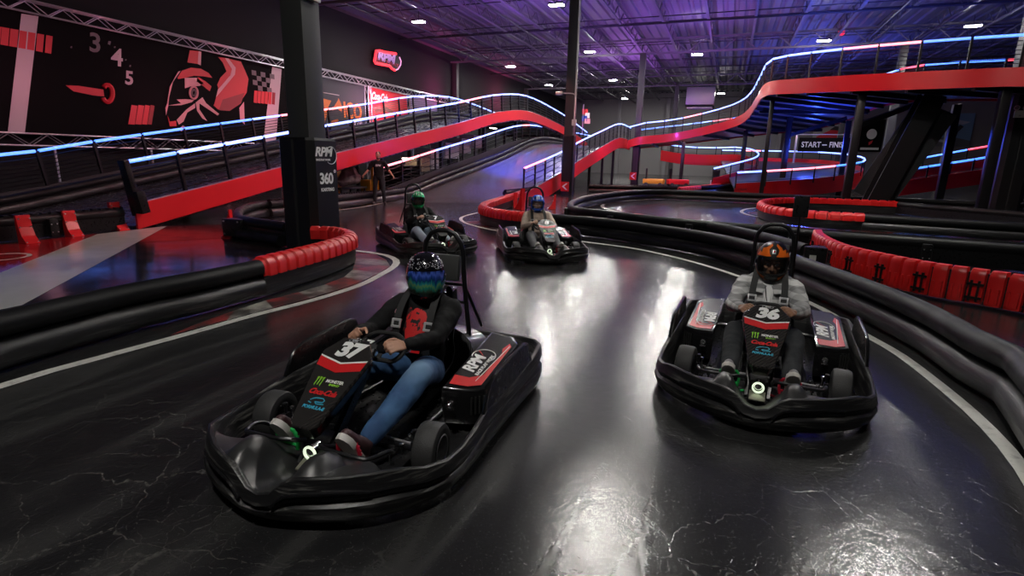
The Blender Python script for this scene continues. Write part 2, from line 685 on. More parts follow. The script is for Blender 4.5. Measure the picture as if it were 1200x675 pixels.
def build_pod(root, s):
    top = [V((x, s * y, pod_z(x, y))) for x, y, _ in POD_TOP]
    c = sum(top, V()) / len(top)

    def ring(k, z):
        out = []
        for p in top:
            q = c + (p - c) * k
            q.z = p.z + z if z > -.05 else .10
            out.append(q)
        return out
    mid = []
    for p in ring(1.02, -.02):
        mid.append(p)
    low = [V((p.x, p.y, .13)) for p in ring(1.01, -.02)]
    bot = [V((p.x, p.y, .065)) for p in ring(.96, -.02)]
    mb = MB()
    mb.loft([bot, low, mid, ring(1.0, 0), ring(.965, .008)], True)
    pod = mb.build('side_pod', M_GLOSS, root)
    # top skin: carbon with a red band, all in the plane of the lid
    n = (V((1, 0, -.118))).normalized()
    o = V((.085, s * .395, pod_z(.085, .395) + .0105))
    ex = V((-1, 0, .118)).normalized() * (1 if s > 0 else -1)
    ey = V((0, -1, .09)) if s > 0 else V((0, 1, .09))
    mtx = frame(o, ex, ey)
    inv = mtx.inverted()

    def loc(x, y):
        p = inv @ V((x, s * y, pod_z(x, y)))
        return (p.x, p.y)
    flat('lid_sticker', [loc(*q) for q in ((.045, .415), (.02, .545), (-.035, .615), (-.69, .605), (-.77, .54), (-.77, .39))], M_CARBON, pod, mtx, .0015)
    mt2 = mtx.copy()
    mt2.translation += mtx.to_3x3() @ V((0, 0, .0018))
    flat('red_band', [loc(*q) for q in ((.040, .418), (.018, .543), (-.036, .612), (-.62, .603), (-.66, .575), (-.56, .555), (-.50, .575), (-.155, .575), (-.085, .505), (-.075, .405))], M_RED, pod, mt2, .0015)
    mt3 = mtx.copy()
    mt3.translation += mtx.to_3x3() @ V((0, 0, .0036))
    ctr = loc(-.30, .475)
    o3 = mt3 @ V((ctr[0], ctr[1], 0))

    def at(x, y):
        q = loc(x, y)
        mm = mt3.copy()
        mm.translation = mt3 @ V((q[0], q[1], 0))
        return mm
    text('lettering', 'RPM', .125, M_WHITE, pod, at(-.27, .46), shear=.2, bold=.004, spacing=.92, sx=1.05)
    text('lettering', 'RACE PLAY WORK', .036, M_WHITE, pod, at(-.28, .535), shear=.2, bold=.001)
    # tacho arc around the lettering
    cx, cy = loc(-.40 if s > 0 else -.14, .475)
    arc = []
    for k in range(25):
        q = R(-150) + R(250) * k / 24
        if s > 0:
            q = R(-130) + R(250) * k / 24
        arc.append(V((cx + .092 * math.cos(q), cy + .082 * math.sin(q), .001)))
    a = MB().tube(arc, .004, 5).build('tacho_arc', M_WHITE, pod)
    a.matrix_local = mt3
    nd = flat('tacho_needle', [(cx - .01, cy - .005), (cx + .05, cy + .06), (cx + .058, cy + .055)], M_RED, pod, mt3, .001)
    pin = MB().tube([V((loc(-.06, .56)[0], loc(-.06, .56)[1], 0)), V((loc(-.62, .59)[0], loc(-.62, .59)[1], 0))], .003, 5).build('pinstripe', M_WHITE, pod)
    pin.matrix_local = mt3
    v = MB()
    for k in range(4):      # vent slots on the front corner
        x, y = .045 - .020 * k, s * (.575 + .020 * k)
        v.beam((x + .010, y + s * .010, .15), (x + .010, y + s * .010, .27), .009, .012)
    v.build('vent_slots', mat('slot_black', (.002, .002, .002), .9), pod)
    l = MB()
    l.lathe([(.012, 0), (.022, .004), (.022, .014), (.010, .016), (.009, .04), (.016, .042), (.016, .056), (.001, .058)], c=(.115, s * .47, .235), axis='x', n=12)
    l.box((.125, s * .47, .20), (.02, .05, .018), None, .004)
    l.build('latch', M_CHROME, pod)


def build_seat(root):
    rows = []
    prof = [(.02, .15, .16, .03), (-.08, .125, .18, .06), (-.22, .115, .20, .10), (-.34, .125, .205, .12), (-.45, .17, .21, .13), (-.53, .28, .215, .14), (-.58, .42, .215, .15), (-.62, .56, .20, .12), (-.655, .68, .175, .07), (-.675, .74, .14, .03)]
    ny = 12
    for x, z, w, wing in prof:
        row = []
        for k in range(ny + 1):
            a = -1 + 2 * k / ny
            lift = max(0, abs(a) - .55) / .45
            back = min(1, max(0, (z - .12) / .3))
            row.append(V((x + wing * lift * back * 1.0, a * w, z + wing * lift * (1 - back) + .05 * lift * back)))
        rows.append(row)
    mb = MB()
    w = ny + 1
    vs = [p for r_ in rows for p in r_]
    N = len(vs)
    vs += [p + V((-.012, 0, -.012)) for p in vs]
    fs = []
    for j in range(len(rows) - 1):
        for k in range(ny):
            a, b, c, d = j * w + k, j * w + k + 1, (j + 1) * w + k + 1, (j + 1) * w + k
            fs += [(a, b, c, d), (N + d, N + c, N + b, N + a)]
        for k in (0, ny):
            a, d = j * w + k, (j + 1) * w + k
            fs.append((a, d, N + d, N + a))
    for j in (0, len(rows) - 1):
        for k in range(ny):
            a, b = j * w + k, j * w + k + 1
            fs.append((a, b, N + b, N + a))
    mb.add(vs, fs)
    return mb.build('seat', mat('seat_shell', (.015, .015, .016), .35), root)


def build_hoop(root):
    p = [(-.80, -.20, .10), (-.76, -.19, .45), (-.72, -.17, .85), (-.715, -.165, 1.02), (-.71, -.15, 1.12), (-.71, -.10, 1.19), (-.71, -.04, 1.215), (-.71, .04, 1.215), (-.71, .10, 1.19), (-.71, .15, 1.12), (-.715, .165, 1.02), (-.72, .17, .85), (-.76, .19, .45), (-.80, .20, .10)]
    MB().tube(smooth_path(p, .05), .019, 10).build('roll_hoop', M_STEEL_BLK, root)
    b = MB()
    for s in (-1, 1):
        b.tube([(-.725, s * .17, .80), (-.95, s * .22, .42)], .013, 8)
    b.tube([(-.725, -.17, .80), (-.725, .17, .80)], .012, 8)
    b.tube([(-.735, -.175, .66), (-.735, .175, .66)], .012, 8)
    b.build('hoop_brace', M_STEEL_BLK, root)
    MB().box((-.715, 0, .93), (.05, .27, .20), Matrix.Rotation(R(-8), 3, 'Y'), .02).build('head_rest', mat('grey_foam', (.035, .036, .036), .6), root)


def make_kart(x, y, rz, number, label, steer=0.0, paddle=False, proto=None):
    if proto is not None:
        root = copy_tree(proto)
        root.location = (x, y, 0)
        root.rotation_euler = (0, 0, rz)
        root['label'] = label
        for ch in list(root.children):
            st = ch.name.split('.')[0]
            if st == 'wheel' and ch.location.x > 0:
                ch.rotation_euler = (0, 0, steer)
            if st == 'flag_paddle' and not paddle:
                for g in list(ch.children):
                    bpy.data.objects.remove(g)
                bpy.data.objects.remove(ch)
                continue
            if st == 'nose_panel':
                for g in list(ch.children):
                    if g.name.split('.')[0] == 'race_number':
                        if number:
                            g.data = text_mesh(number, .138, M_WHITE, shear=.16, bold=.008, spacing=.95, sx=1.15)
                        else:
                            bpy.data.objects.remove(g)
        return root
    root = thing('racing_kart', label, 'kart', (x, y, 0), rz, 'racing karts on the track')
    build_bumper(root)
    build_deck(root)
    # side fins standing on the skirt
    for s in (-1, 1):
        poly = [(.23, .26), (.16, .38), (.11, .425), (.04, .448), (-.50, .472), (-.57, .45), (-.61, .38), (-.66, .29)]
        MB().prism([V((a, s * (.728 - (b - .27) * .02), b)) for a, b in poly], (0, s * .022, 0)).build('side_fin', M_BLACK, root)
        MB().tube(smooth_path([V((a, s * (.741 - (b - .27) * .02), b)) for a, b in poly], .05), .013, 6).build('fin_edge', M_GLOSS, root)
    # pan, frame, axles
    pan = [(1.0, -.25), (1.0, .25), (.75, .42), (.05, .40), (-.1, .56), (-.95, .56), (-1.02, .3), (-1.02, -.3), (-.95, -.56), (-.1, -.56), (.05, -.40), (.75, -.42)]
    MB().prism([V((a, b, .05)) for a, b in pan], (0, 0, .012)).build('floor_pan', M_BLACK, root)
    for s in (-1, 1):
        pts = [(1.02, s * .12, .10), (.86, s * .16, .10), (.62, s * .30, .10), (.05, s * .33, .09), (-.45, s * .30, .09), (-1.0, s * .30, .10)]
        MB().tube(smooth_path(pts, .08), .017, 8).build('frame_rail', M_STEEL_BLK, root)
        g = [(.60, s * .10, .16), (.78, s * .09, .20), (.90, s * .095, .262), (.925, s * .14, .268), (.925, s * .34, .262), (.90, s * .40, .255), (.78, s * .43, .24), (.68, s * .40, .17)]
        MB().tube(smooth_path(g, .03), .0125, 8).build('pedal_guard', M_STEEL_BLK, root)
        w = MB()
        w.tube([(.50, s * .30, .12), (.55, s * .47, .135)], .016, 8)
        w.box((.545, s * .455, .135), (.05, .03, .11), None, .006)
        w.tube([(.545, s * .455, .06), (.545, s * .455, .24)], .010, 8)
        w.lathe([(.016, 0), (.016, .02), (.008, .024), (.001, .024)], c=(.545, s * .455, .235), n=8)
        w.build('stub_axle', M_STEEL_BLK, root)
        MB().tube([(.47, s * .06, .13), (.50, s * .45, .135)], .009, 8).build('tie_rod', M_ALU, root)
        for bx, by, bz in ((.52, .43, .21), (.60, .40, .17), (.66, .36, .14), (.44, .36, .14)):
            bolt = MB()
            bolt.lathe([(.006, -.05), (.006, 0), (.014, 0), (.014, .016), (.006, .02), (.001, .02)], c=(bx, s * by, bz), n=7)
            bolt.build('bolt', M_CHROME, root)
    MB().tube([(.53, -.32, .105), (.53, .32, .105)], .016, 8).build('front_cross_tube', M_STEEL_BLK, root)
    MB().tube([(-.86, -.56, .145), (-.86, .56, .145)], .02, 10).build('rear_axle', M_CHROME, root)
    for s in (-1, 1):
        wheel(root, .53, s * .550, .152, .135, steer)
        wheel(root, -.86, s * .575, .142, .20)
    # pedals
    for s, mm, nm in ((-1, M_GREENP, 'throttle_pedal'), (1, M_REDP, 'brake_pedal')):
        p = MB()
        a0, a1 = V((.80, s * .20, .09)), V((.815, s * .20, .27))
        lp_ = smooth_path([V((.80 + .10 * (z - .09), s * .205 + y, z)) for y, z in ((-.02, .09), (-.062, .15), (-.068, .22), (-.05, .262), (0, .268), (.05, .262), (.068, .22), (.062, .15), (.02, .09))], .02)
        p.tube(lp_, .010, 7)
        for q_ in lp_[2:-2]:
            p.box(q_ + V((-.004, 0, 0)), (.022, .011, .011))
        p.tube([(.805, s * .205 - .066, .17), (.805, s * .205 + .066, .17)], .009, 7)
        p.tube([(.80, s * .20, .09), (.80, s * .08, .12)], .010, 6)
        p.build(nm, mm, root)
    # nose: body, panel, light
    nose = MB()
    top = pts_panel([(p[0] * .97, p[1]) for p in PANEL_OUT], -.004)
    low = [p + V((-.03, 0, -.075)) for p in pts_panel([(p[0] * .80, p[1] * .96 + .012) for p in PANEL_OUT])]
    nose.loft([low, top], True)
    nose.build('nose_body', M_GLOSS, root)
    for s in (-1, 1):
        MB().beam((.44, s * .10, .565), (.86, s * .075, .10), .02, .055).build('nose_strut', M_BLACK, root)
    col = MB()
    col.tube([(.25, 0, .57), (.74, 0, .13)], .018, 10)
    col.box((.74, 0, .16), (.16, .13, .12), None, .02)
    col.build('steering_column', M_STEEL_BLK, root)
    panel = MB().loft([pts_panel(PANEL_OUT, -.012), pts_panel(PANEL_OUT, .006), pts_panel([(p[0] * .965, .006 + p[1] * .98) for p in PANEL_OUT], .012)], True).build('nose_panel', M_CARBON, root)

    def pm(x, y, off=.0122):
        mm = PANEL.copy()
        mm.translation = PANEL @ V((x, y, off))
        return mm
    yb = .455
    flat('red_chevron', [(-.156, yb), (0, yb - .038), (.156, yb), (.148, yb - .062), (0, yb - .098), (-.148, yb - .062)], M_RED, panel, pm(0, 0), .0015)
    flat('white_chevron', [(-.158, yb + .012), (0, yb - .026), (.158, yb + .012), (.156, yb + .001), (0, yb - .037), (-.156, yb + .001)], M_WHITE, panel, pm(0, 0), .0015)
    text('race_number', number, .138, M_WHITE, panel, pm(0, .518), shear=.16, bold=.008, spacing=.95, sx=1.15)
    text('lettering', 'RPM', .020, M_SILVER_TXT, panel, pm(0, .590), shear=.2, bold=.001)
    a = MB().tube([V((.040 * math.cos(q), .010 * math.sin(q), 0)) for q in [2 * math.pi * k / 20 for k in range(20)]], .0015, 5, True).build('badge_ring', M_SILVER_TXT, panel)
    a.matrix_local = pm(0, .590)
    claw = MB()
    for k in range(3):
        x0 = -.088 + .018 * k
        claw.prism([(x0, .315 + .004 * (k == 1), 0), (x0 + .013, .318, 0), (x0 + .010, .290, 0), (x0 + .008, .262 - .006 * (k != 1), 0), (x0 + .002, .266, 0), (x0 + .004, .288, 0)], (0, 0, .0015))
    c = claw.build('claw_logo', M_GREEN, panel, False)
    c.matrix_local = pm(0, 0)
    text('lettering', 'MONSTER', .027, M_WHITE, panel, pm(.035, .298), bold=.001, sx=.92)
    text('lettering', 'ENERGY', .018, M_GREEN, panel, pm(.042, .276), bold=.0005)
    text('lettering', 'Coca-Cola', .046, M_RED, panel, pm(0, .222), shear=.38, bold=.0022, spacing=.88)
    text('lettering', 'FORMULA-E', .026, M_CYAN, panel, pm(.0, .125), shear=.1, bold=.0012)
    eb = MB()
    for pts in ([(-.046, .168), (-.02, .183), (.03, .186), (.044, .175), (.036, .163), (-.01, .160)], [(-.01, .160), (.002, .150), (.05, .152)], [(-.05, .156), (-.03, .150)]):
        eb.tube([V((p[0], p[1], 0)) for p in smooth_path([V((p[0], p[1], 0)) for p in pts], .01)], .0035, 5)
    e_ = eb.build('swoosh_logo', M_CYAN, panel)
    e_.matrix_local = pm(0, 0)
    lamp = MB().lathe([(.028, 0), (.030, .02), (.030, .07), (.022, .075), (.001, .07)], c=(.80, 0, .195), axis='x', n=16).build('nose_lamp', M_CHROME, root)
    MB().lathe([(.030, .868), (.042, .870), (.042, .878), (.030, .880)], c=(0, 0, .185), axis='x', n=24, closed=True).build('lamp_ring', mat('lamp_ring_glow', (.9, 1, .85), .4, emit=(.85, 1.0, .72), es=.75), lamp)
    MB().box((.885, 0, .125), (.10, .11, .012), Matrix.Rotation(R(20), 3, 'Y'), .004).build('skid_plate', mat('bare_metal', (.45, .45, .36), .35, .7), root)
    # steering wheel
    cw = V((.155, 0, .555))
    WM = frame(cw, (0, 1, 0), V((-.70, 0, .71)))
    sw = MB()
    ring = []
    for k in range(36):
        q = 2 * math.pi * k / 36
        x, yv = .158 * math.cos(q), .115 * math.sin(q)
        yv = max(yv, -.085) if yv < 0 else min(yv, .105)
        ring.append(WM @ V((x, yv, 0)))
    sw.tube(ring, .0155, 8, True)
    for q in ((-.14, 0), (.14, 0), (0, -.085)):
        sw.beam(WM @ V((0, 0, -.01)), WM @ V((q[0], q[1], 0)), .03, .010, WM.to_3x3() @ V((0, 0, 1)))
    s_ = sw.build('steering_wheel', M_STRAP, root)
    MB().lathe([(.001, .012), (.035, .012), (.042, 0), (.042, -.015), (.001, -.015)], n=16).build('wheel_hub', M_GLOSS, s_).matrix_local = WM
    build_seat(root)
    build_hoop(root)
    for s in (-1, 1):
        build_pod(root, s)
    cov = []
    for k in range(9):
        a = math.pi * k / 8
        cov.append((.26 * math.cos(a), .17 * math.sin(a)))
    MB().loft([[V((-.69, yv, .30 + zv)) for yv, zv in cov] + [V((-.69, -.26, .12)), V((-.69, .26, .12))], [V((-.98, yv * 1.1, .24 + zv * .9)) for yv, zv in cov] + [V((-.98, -.29, .12)), V((-.98, .29, .12))]], True).build('rear_cover', M_CARBON_GREY, root)
    fp = MB()
    fp.tube([(-.80, .20, .35), (-.78, .185, 1.30)], .010, 8)
    pd = fp.build('flag_paddle', M_STEEL_BLK, root)
    MB().box((-.78, .185, 1.385), (.022, .13, .20), None, .05).build('paddle_pad', M_BLACK, pd)
    for s in (-1, 1):
        pts = [(-.68, s * .07, .74), (-.60, s * .085, .81), (-.49, s * .105, .832), (-.365, s * .118, .78), (-.262, s * .128, .67), (-.212, s * .128, .54), (-.20, s * .118, .42), (-.22, s * .12, .34)]
        pts = smooth_path(pts, .03)
        rings = []
        for i, p in enumerate(pts):
            t = (pts[min(i + 1, len(pts) - 1)] - pts[max(i - 1, 0)]).normalized()
            nn = V((0, 1, 0))
            up = t.cross(nn)
            rings.append([p + nn * .027 + up * .003, p - nn * .027 + up * .003, p - nn * .027 - up * .003, p + nn * .027 - up * .003])
        st = MB().loft(rings, True).build('harness_strap', M_STRAP, root)
        bk = MB()
        for dz in (-.022, .022):
            bk.box(V((-.222 + dz * .5, s * .128, .60 - dz)), (.016, .074, .016), None, .004)
        for dy in (-.03, .03):
            bk.box(V((-.222, s * .128 + dy, .60)), (.016, .012, .06), Matrix.Rotation(R(-22), 3, 'Y'), .002)
        bk.build('buckle', M_BUCKLE, st)
    if not paddle:
        for g in list(pd.children):
            bpy.data.objects.remove(g)
        bpy.data.objects.remove(pd)
    return root
# ================================================================== people
def capsule(mb, pts, rs, n=12, sx=1.0, up=None):
    """tapered limb with rounded ends"""
    pts = [V(p) for p in pts]
    a, b = pts[0], pts[-1]
    da = (pts[0] - pts[1]).normalized()
    db = (pts[-1] - pts[-2]).normalized()
    P, Q = [], []
    for k in (1, .8, .5):
        P.append(a + da * rs[0] * k)
        Q.append(rs[0] * math.sqrt(max(.02, 1 - k * k)))
    P += pts
    Q += list(rs)
    for k in (.5, .8, 1):
        P.append(b + db * rs[-1] * k)
        Q.append(rs[-1] * math.sqrt(max(.02, 1 - k * k)))
    mb.tube(P, Q, n, False, True, sx, up)


def fuse(mb, name, m, parent, voxel, smooth=4, wrinkle=0.0, wf=9.0, seed=0):
    """one continuous skin over the overlapping limbs"""
    me = mb.mesh('raw', m, False)
    o = bpy.data.objects.new('raw', me)
    COL.objects.link(o)
    r = o.modifiers.new('r', 'REMESH')
    r.mode = 'VOXEL'
    r.voxel_size = voxel
    r.use_smooth_shade = True
    s = o.modifiers.new('s', 'SMOOTH')
    s.iterations = smooth
    s.factor = .5
    dg = bpy.context.evaluated_depsgraph_get()
    dg.update()
    out = bpy.data.meshes.new_from_object(o.evaluated_get(dg))
    bpy.data.objects.remove(o)
    bpy.data.meshes.remove(me)
    out.name = name
    out.materials.clear()
    for x in (m if isinstance(m, (list, tuple)) else [m]):
        out.materials.append(x)
    if wrinkle:
        off = V((seed * 3.1, seed, 0))
        nr = [v.normal.copy() for v in out.vertices]
        for v, q in zip(out.vertices, nr):
            p = v.co
            w = noise.noise(V((p.x * wf, p.y * wf, p.z * wf * 1.7)) + off) + .5 * noise.noise(V((p.x, p.y, p.z)) * wf * 2.3 + off)
            v.co = p + q * (w * wrinkle)
    out.polygons.foreach_set('use_smooth', [True] * len(out.polygons))
    return link(name, out, parent)


def hand(mb, wrist, d, n, side, curl=(40, 65, 40), thumb_in=.5, k=1.0):
    """palm, four unequal bent fingers and a thumb; d: to the knuckles, n: palm side"""
    d = V(d).normalized()
    n = (V(n) - d * V(n).dot(d)).normalized()
    lat = d.cross(n) * side          # towards the thumb
    w = V(wrist)
    for q in (-.026, -.009, .009, .026):       # palm
        capsule(mb, [w + d * .012 * k + lat * q * .8 * k, w + d * .082 * k + lat * q * k], [.0135 * k, .0125 * k], 8)
    ln = [.070, .080, .076, .058]
    for i in range(4):
        q = .031 - .0205 * i
        p = w + d * .088 * k + lat * q * k
        dir_ = (d + lat * (.10 - .06 * i)).normalized()
        pts, rs = [p], [.0098 * k]
        ang = 0
        for j, fr in enumerate((.45, .31, .24)):
            ang += R(curl[j] + 3 * i)
            q_ = dir_ * math.cos(ang) + n * math.sin(ang)
            p = p + q_ * ln[i] * fr * k
            pts.append(p)
            rs.append((.0092, .0084, .0072)[j] * k)
        capsule(mb, pts, rs, 8)
    t0 = w + d * .022 * k + lat * .030 * k + n * .006 * k
    t1 = t0 + (d * .55 + lat * .75 + n * thumb_in * .5).normalized() * .036 * k
    t2 = t1 + (d * .85 + lat * .15 + n * thumb_in).normalized() * .030 * k
    t3 = t2 + (d * .80 - lat * .2 + n * thumb_in * 1.3).normalized() * .026 * k
    capsule(mb, [t0, t1, t2, t3], [.0135 * k, .0115 * k, .0102 * k, .0085 * k], 8)


def head_shape(mb, c, fx, k=1.0):
    """c: centre of the skull, fx: facing direction"""
    fx = V(fx).normalized()
    ly = V((0, 0, 1)).cross(fx).normalized()
    uz = fx.cross(ly)
    rot = Matrix((fx, ly, uz)).transposed()

    def P(x, y, z):
        return V(c) + rot @ (V((x, y, z)) * k)
    mb.blob(P(-.012, 0, .025), (.098 * k, .078 * k, .098 * k), 18, 12, rot)
    mb.blob(P(.018, 0, -.045), (.072 * k, .062 * k, .078 * k), 16, 10, rot)
    mb.blob(P(.052, 0, -.098), (.034 * k, .032 * k, .024 * k), 12, 8, rot)
    capsule(mb, [P(.088, 0, .012), P(.104, 0, -.028)], [.009 * k, .014 * k], 8)
    for s in (-1, 1):
        mb.blob(P(.098, s * .012, -.032), (.010 * k, .009 * k, .008 * k), 8, 6, rot)
        capsule(mb, [P(.083, s * .014, .026), P(.075, s * .048, .026)], [.011 * k, .010 * k], 8)   # brow
        mb.blob(P(.062, s * .042, -.022), (.026 * k, .022 * k, .018 * k), 10, 6, rot)             # cheek
        mb.blob(P(-.008, s * .080, -.012), (.018 * k, .008 * k, .030 * k), 10, 6, rot)            # ear
    for dz in (-.060, -.071):
        capsule(mb, [P(.078, -.022, dz - .002), P(.091, 0, dz), P(.078, .022, dz - .002)], [.006 * k, .0075 * k, .006 * k], 8)
    return P


M_EYE = mat('eye_white', (.75, .74, .72), .2)
M_IRIS = mat('dark_iris', (.02, .012, .008), .15)
M_HAIR = mat('dark_hair', (.012, .009, .008), .6, bump=.4, bscale=90)


def eyes(P, parent, fx, k=1.0):
    for s in (-1, 1):
        e = MB().blob(P(.070, s * .032, .004), (.014 * k,) * 3, 12, 8).build('eye', M_EYE, parent)
        MB().blob(P(.0805, s * .0322, .003), (.0062 * k,) * 3, 8, 6).build('iris', M_IRIS, e)
        MB().tube([P(.088, s * .016, .033), P(.086, s * .034, .037), P(.074, s * .052, .031)], [.004, .0045, .003], 6).build('eyebrow', M_HAIR, parent)


def helmet_surface(az, el, off=0.0):
    """az, el in degrees; az 0 is straight ahead"""
    a, e = R(az), R(el)
    ax, ay = .160, .139
    zz = math.sin(e)
    h = .172 if zz > 0 else .185
    ce = abs(math.cos(e)) ** .82
    x, y, z = ax * ce * math.cos(a), ay * ce * math.sin(a), h * zz
    if el < 5 and abs(az) < 80:
        k = min(1, (5 - el) / 25) * math.cos(R(az) * 90 / 80) ** 1.2
        x += .030 * k
    p = V((x, y, z))
    return p + p.normalized() * off


def helm_patch(poly, off, sub=2):
    """2-D outline in (az, el) laid over the helmet"""
    bm = bmesh.new()
    vs = [bm.verts.new((p[0], p[1], 0)) for p in poly]
    bm.faces.new(vs)
    bmesh.ops.triangulate(bm, faces=bm.faces[:])
    for _ in range(sub):
        long_e = [e for e in bm.edges if e.calc_length() > 7]
        if not long_e:
            break
        bmesh.ops.subdivide_edges(bm, edges=long_e, cuts=1)
        bmesh.ops.triangulate(bm, faces=bm.faces[:])
    bm.verts.index_update()
    top = [helmet_surface(v.co.x, v.co.y, off) for v in bm.verts]
    fs = [[v.index for v in f.verts] for f in bm.faces]
    bm.free()
    return MB().add(top, fs)


WIN_AZ, WIN_LO, WIN_HI = 62, -27, 20


def build_helmet(parent, loc, yaw, pitch, shell, visor, patches, open_face=True, lining=None, roll=0.0):
    mb = MB()
    na, els = 72, [90, 80, 70, 60, 50, 40, 30, 20, 12, 4, -4, -12, -20, -27, -35, -42, -50, -56]
    keep = {}
    vs, fs = [], []
    for i, e in enumerate(els):
        for k in range(na):
            a = -180 + 360 * k / na
            vs.append(helmet_surface(a, min(e, 88)))
    for i in range(len(els) - 1):
        for k in range(na):
            a = -180 + 360 * (k + .5) / na
            e = (els[i] + els[i + 1]) / 2
            if open_face and abs(a) < WIN_AZ and WIN_LO < e < WIN_HI:
                continue
            fs.append((i * na + k, i * na + (k + 1) % na, (i + 1) * na + (k + 1) % na, (i + 1) * na + k))
    # inner skin so the shell has thickness
    N = len(vs)
    vi = [v * .90 for v in vs]
    fi = [tuple(N + q for q in f[::-1]) for f in fs]
    from collections import Counter
    cnt = Counter()
    for f in fs:
        for q in range(4):
            cnt[frozenset((f[q], f[(q + 1) % 4]))] += 1
    edge = []
    for f in fs:
        for q in range(4):
            a, b = f[q], f[(q + 1) % 4]
            if cnt[frozenset((a, b))] == 1:
                edge.append((a, b, N + b, N + a))
    mb.add(vs + vi, fs + fi + edge)
    h = mb.build('helmet', shell, parent)
    h.location = loc
    h.rotation_euler = (roll, pitch, yaw)
    v = helm_patch([(-66, 18), (-50, 23), (-25, 25), (0, 26), (25, 25), (50, 23), (66, 18), (72, 4), (70, -12), (58, -25), (30, -31), (0, -33), (-30, -31), (-58, -25), (-70, -12), (-72, 4)], .006, 5)
    v.build('visor', visor, h)
    for s in (-1, 1):
        p = helmet_surface(s * 72, 2, .0)
        MB().blob(p, (.024, .012, .024), 12, 8).build('visor_pivot', M_BLACK, h)
    rim = []
    for k in range(48):
        q = 2 * math.pi * k / 48
        rim.append(helmet_surface(math.degrees(q), -56, 0))
    MB().tube(rim, .010, 6, True).build('neck_trim', M_STRAP, h)
    for j in (-1, 0, 1):
        MB().blob(helmet_surface(j * 16, -43, .001), (.012, .018, .006), 10, 6, Matrix.Rotation(R(j * 16), 3, 'Z') @ Matrix.Rotation(R(60), 3, 'Y')).build('chin_vent', M_BLACK, h)
    for m, polys in patches:
        for poly in polys:
            for s in (-1, 1):
                off = .0022
                helm_patch([(p[0] * s, p[1]) for p in poly], off, 4).build('paint_patch', m, h)
    return h


def shoe(parent, ankle, toe, m_upper, m_sole, k=1.0, accents=None):
    """ankle: centre of the ankle, toe: tip of the sole"""
    ankle, toe = V(ankle), V(toe)
    d = (toe - ankle)
    d.normalize()
    lat = V((0, 0, 1)).cross(d).normalized()
    up = d.cross(lat)
    if up.z < 0:
        up = -up
    rot = Matrix((d, lat, up)).transposed()

    def P(x, y, z):
        return ankle + rot @ (V((x, y, z)) * k)
    mb = MB()
    capsule(mb, [P(-.035, 0, -.045), P(.05, 0, -.052), P(.13, 0, -.058), P(.19, 0, -.062)], [.040 * k, .043 * k, .044 * k, .036 * k], 14)
    capsule(mb, [P(-.02, 0, .035), P(.0, 0, -.02), P(.07, 0, -.035)], [.046 * k, .048 * k, .042 * k], 14)
    s = fuse(mb, 'shoe', m_upper, parent, .009, 3)
    so = MB()
    out = []
    for x, w in ((-.080, .0), (-.075, .026), (-.03, .038), (.05, .040), (.13, .047), (.19, .044), (.222, .026), (.232, 0)):
        out.append((x, w))
    ring = [(x, w) for x, w in out] + [(x, -w) for x, w in out[::-1][1:-1]]
    so.loft([[P(x, w, -.108) for x, w in ring], [P(x, w * 1.06, -.095) for x, w in ring], [P(x, w * 1.04, -.072) for x, w in ring]], True)
    so.build('sole', m_sole, s)
    la = MB()
    for j in range(4):
        x = .045 + .024 * j
        z = -.004 - .012 * j
        la.tube([P(x, -.026, z - .012), P(x + .008, 0, z + .004), P(x, .026, z - .012)], .0045 * k, 6)
    la.build('laces', accents or m_sole, s)
    return s


def plaid(name, a, b, c):
    m = bpy.data.materials.new(name)
    m.use_nodes = True
    nt = m.node_tree
    bs = nt.nodes['Principled BSDF']
    tc = nt.nodes.new('ShaderNodeTexCoord')
    cols = []
    for dr in ('X', 'Z'):
        w = nt.nodes.new('ShaderNodeTexWave')
        w.bands_direction = dr
        w.inputs['Scale'].default_value = 3.6 if dr == 'Z' else 3.0
        w.inputs['Distortion'].default_value = 1.2
        w.inputs['Detail'].default_value = 1
        nt.links.new(tc.outputs['Object'], w.inputs['Vector'])
        cols.append(ramp(nt, w.outputs['Fac'], [(.42, (0, 0, 0)), (.5, (1, 1, 1))]))
    f = mix_col(nt, .65, cols[0], cols[1])
    nt.links.new(ramp(nt, f, [(0, a), (.5, b), (1, c)]), bs.inputs['Base Color'])
    bs.inputs['Roughness'].default_value = .85
    return m


def denim():
    m = bpy.data.materials.new('blue_denim')
    m.use_nodes = True
    nt = m.node_tree
    bs = nt.nodes['Principled BSDF']
    tc = nt.nodes.new('ShaderNodeTexCoord')
    n = nt.nodes.new('ShaderNodeTexNoise')
    n.inputs['Scale'].default_value = 7
    n.inputs['Detail'].default_value = 5
    nt.links.new(tc.outputs['Object'], n.inputs['Vector'])
    # washed-out patch over the knees: wear of the cloth itself
    sp = nt.nodes.new('ShaderNodeSeparateXYZ')
    nt.links.new(tc.outputs['Object'], sp.inputs[0])
    d = math_node(nt, 'ABSOLUTE', math_node(nt, 'SUBTRACT', sp.outputs['X'], .16))
    wear = math_node(nt, 'MULTIPLY', ramp(nt, d, [(.03, (1, 1, 1)), (.24, (0, 0, 0))]), ramp(nt, sp.outputs['Z'], [(.36, (0, 0, 0)), (.52, (1, 1, 1))]))
    base = ramp(nt, n.outputs['Fac'], [(.35, (.020, .062, .16)), (.65, (.045, .12, .26))])
    nt.links.new(mix_col(nt, math_node(nt, 'MULTIPLY', wear, .7), base, (.26, .42, .60)), bs.inputs['Base Color'])
    bs.inputs['Roughness'].default_value = .85
    return m


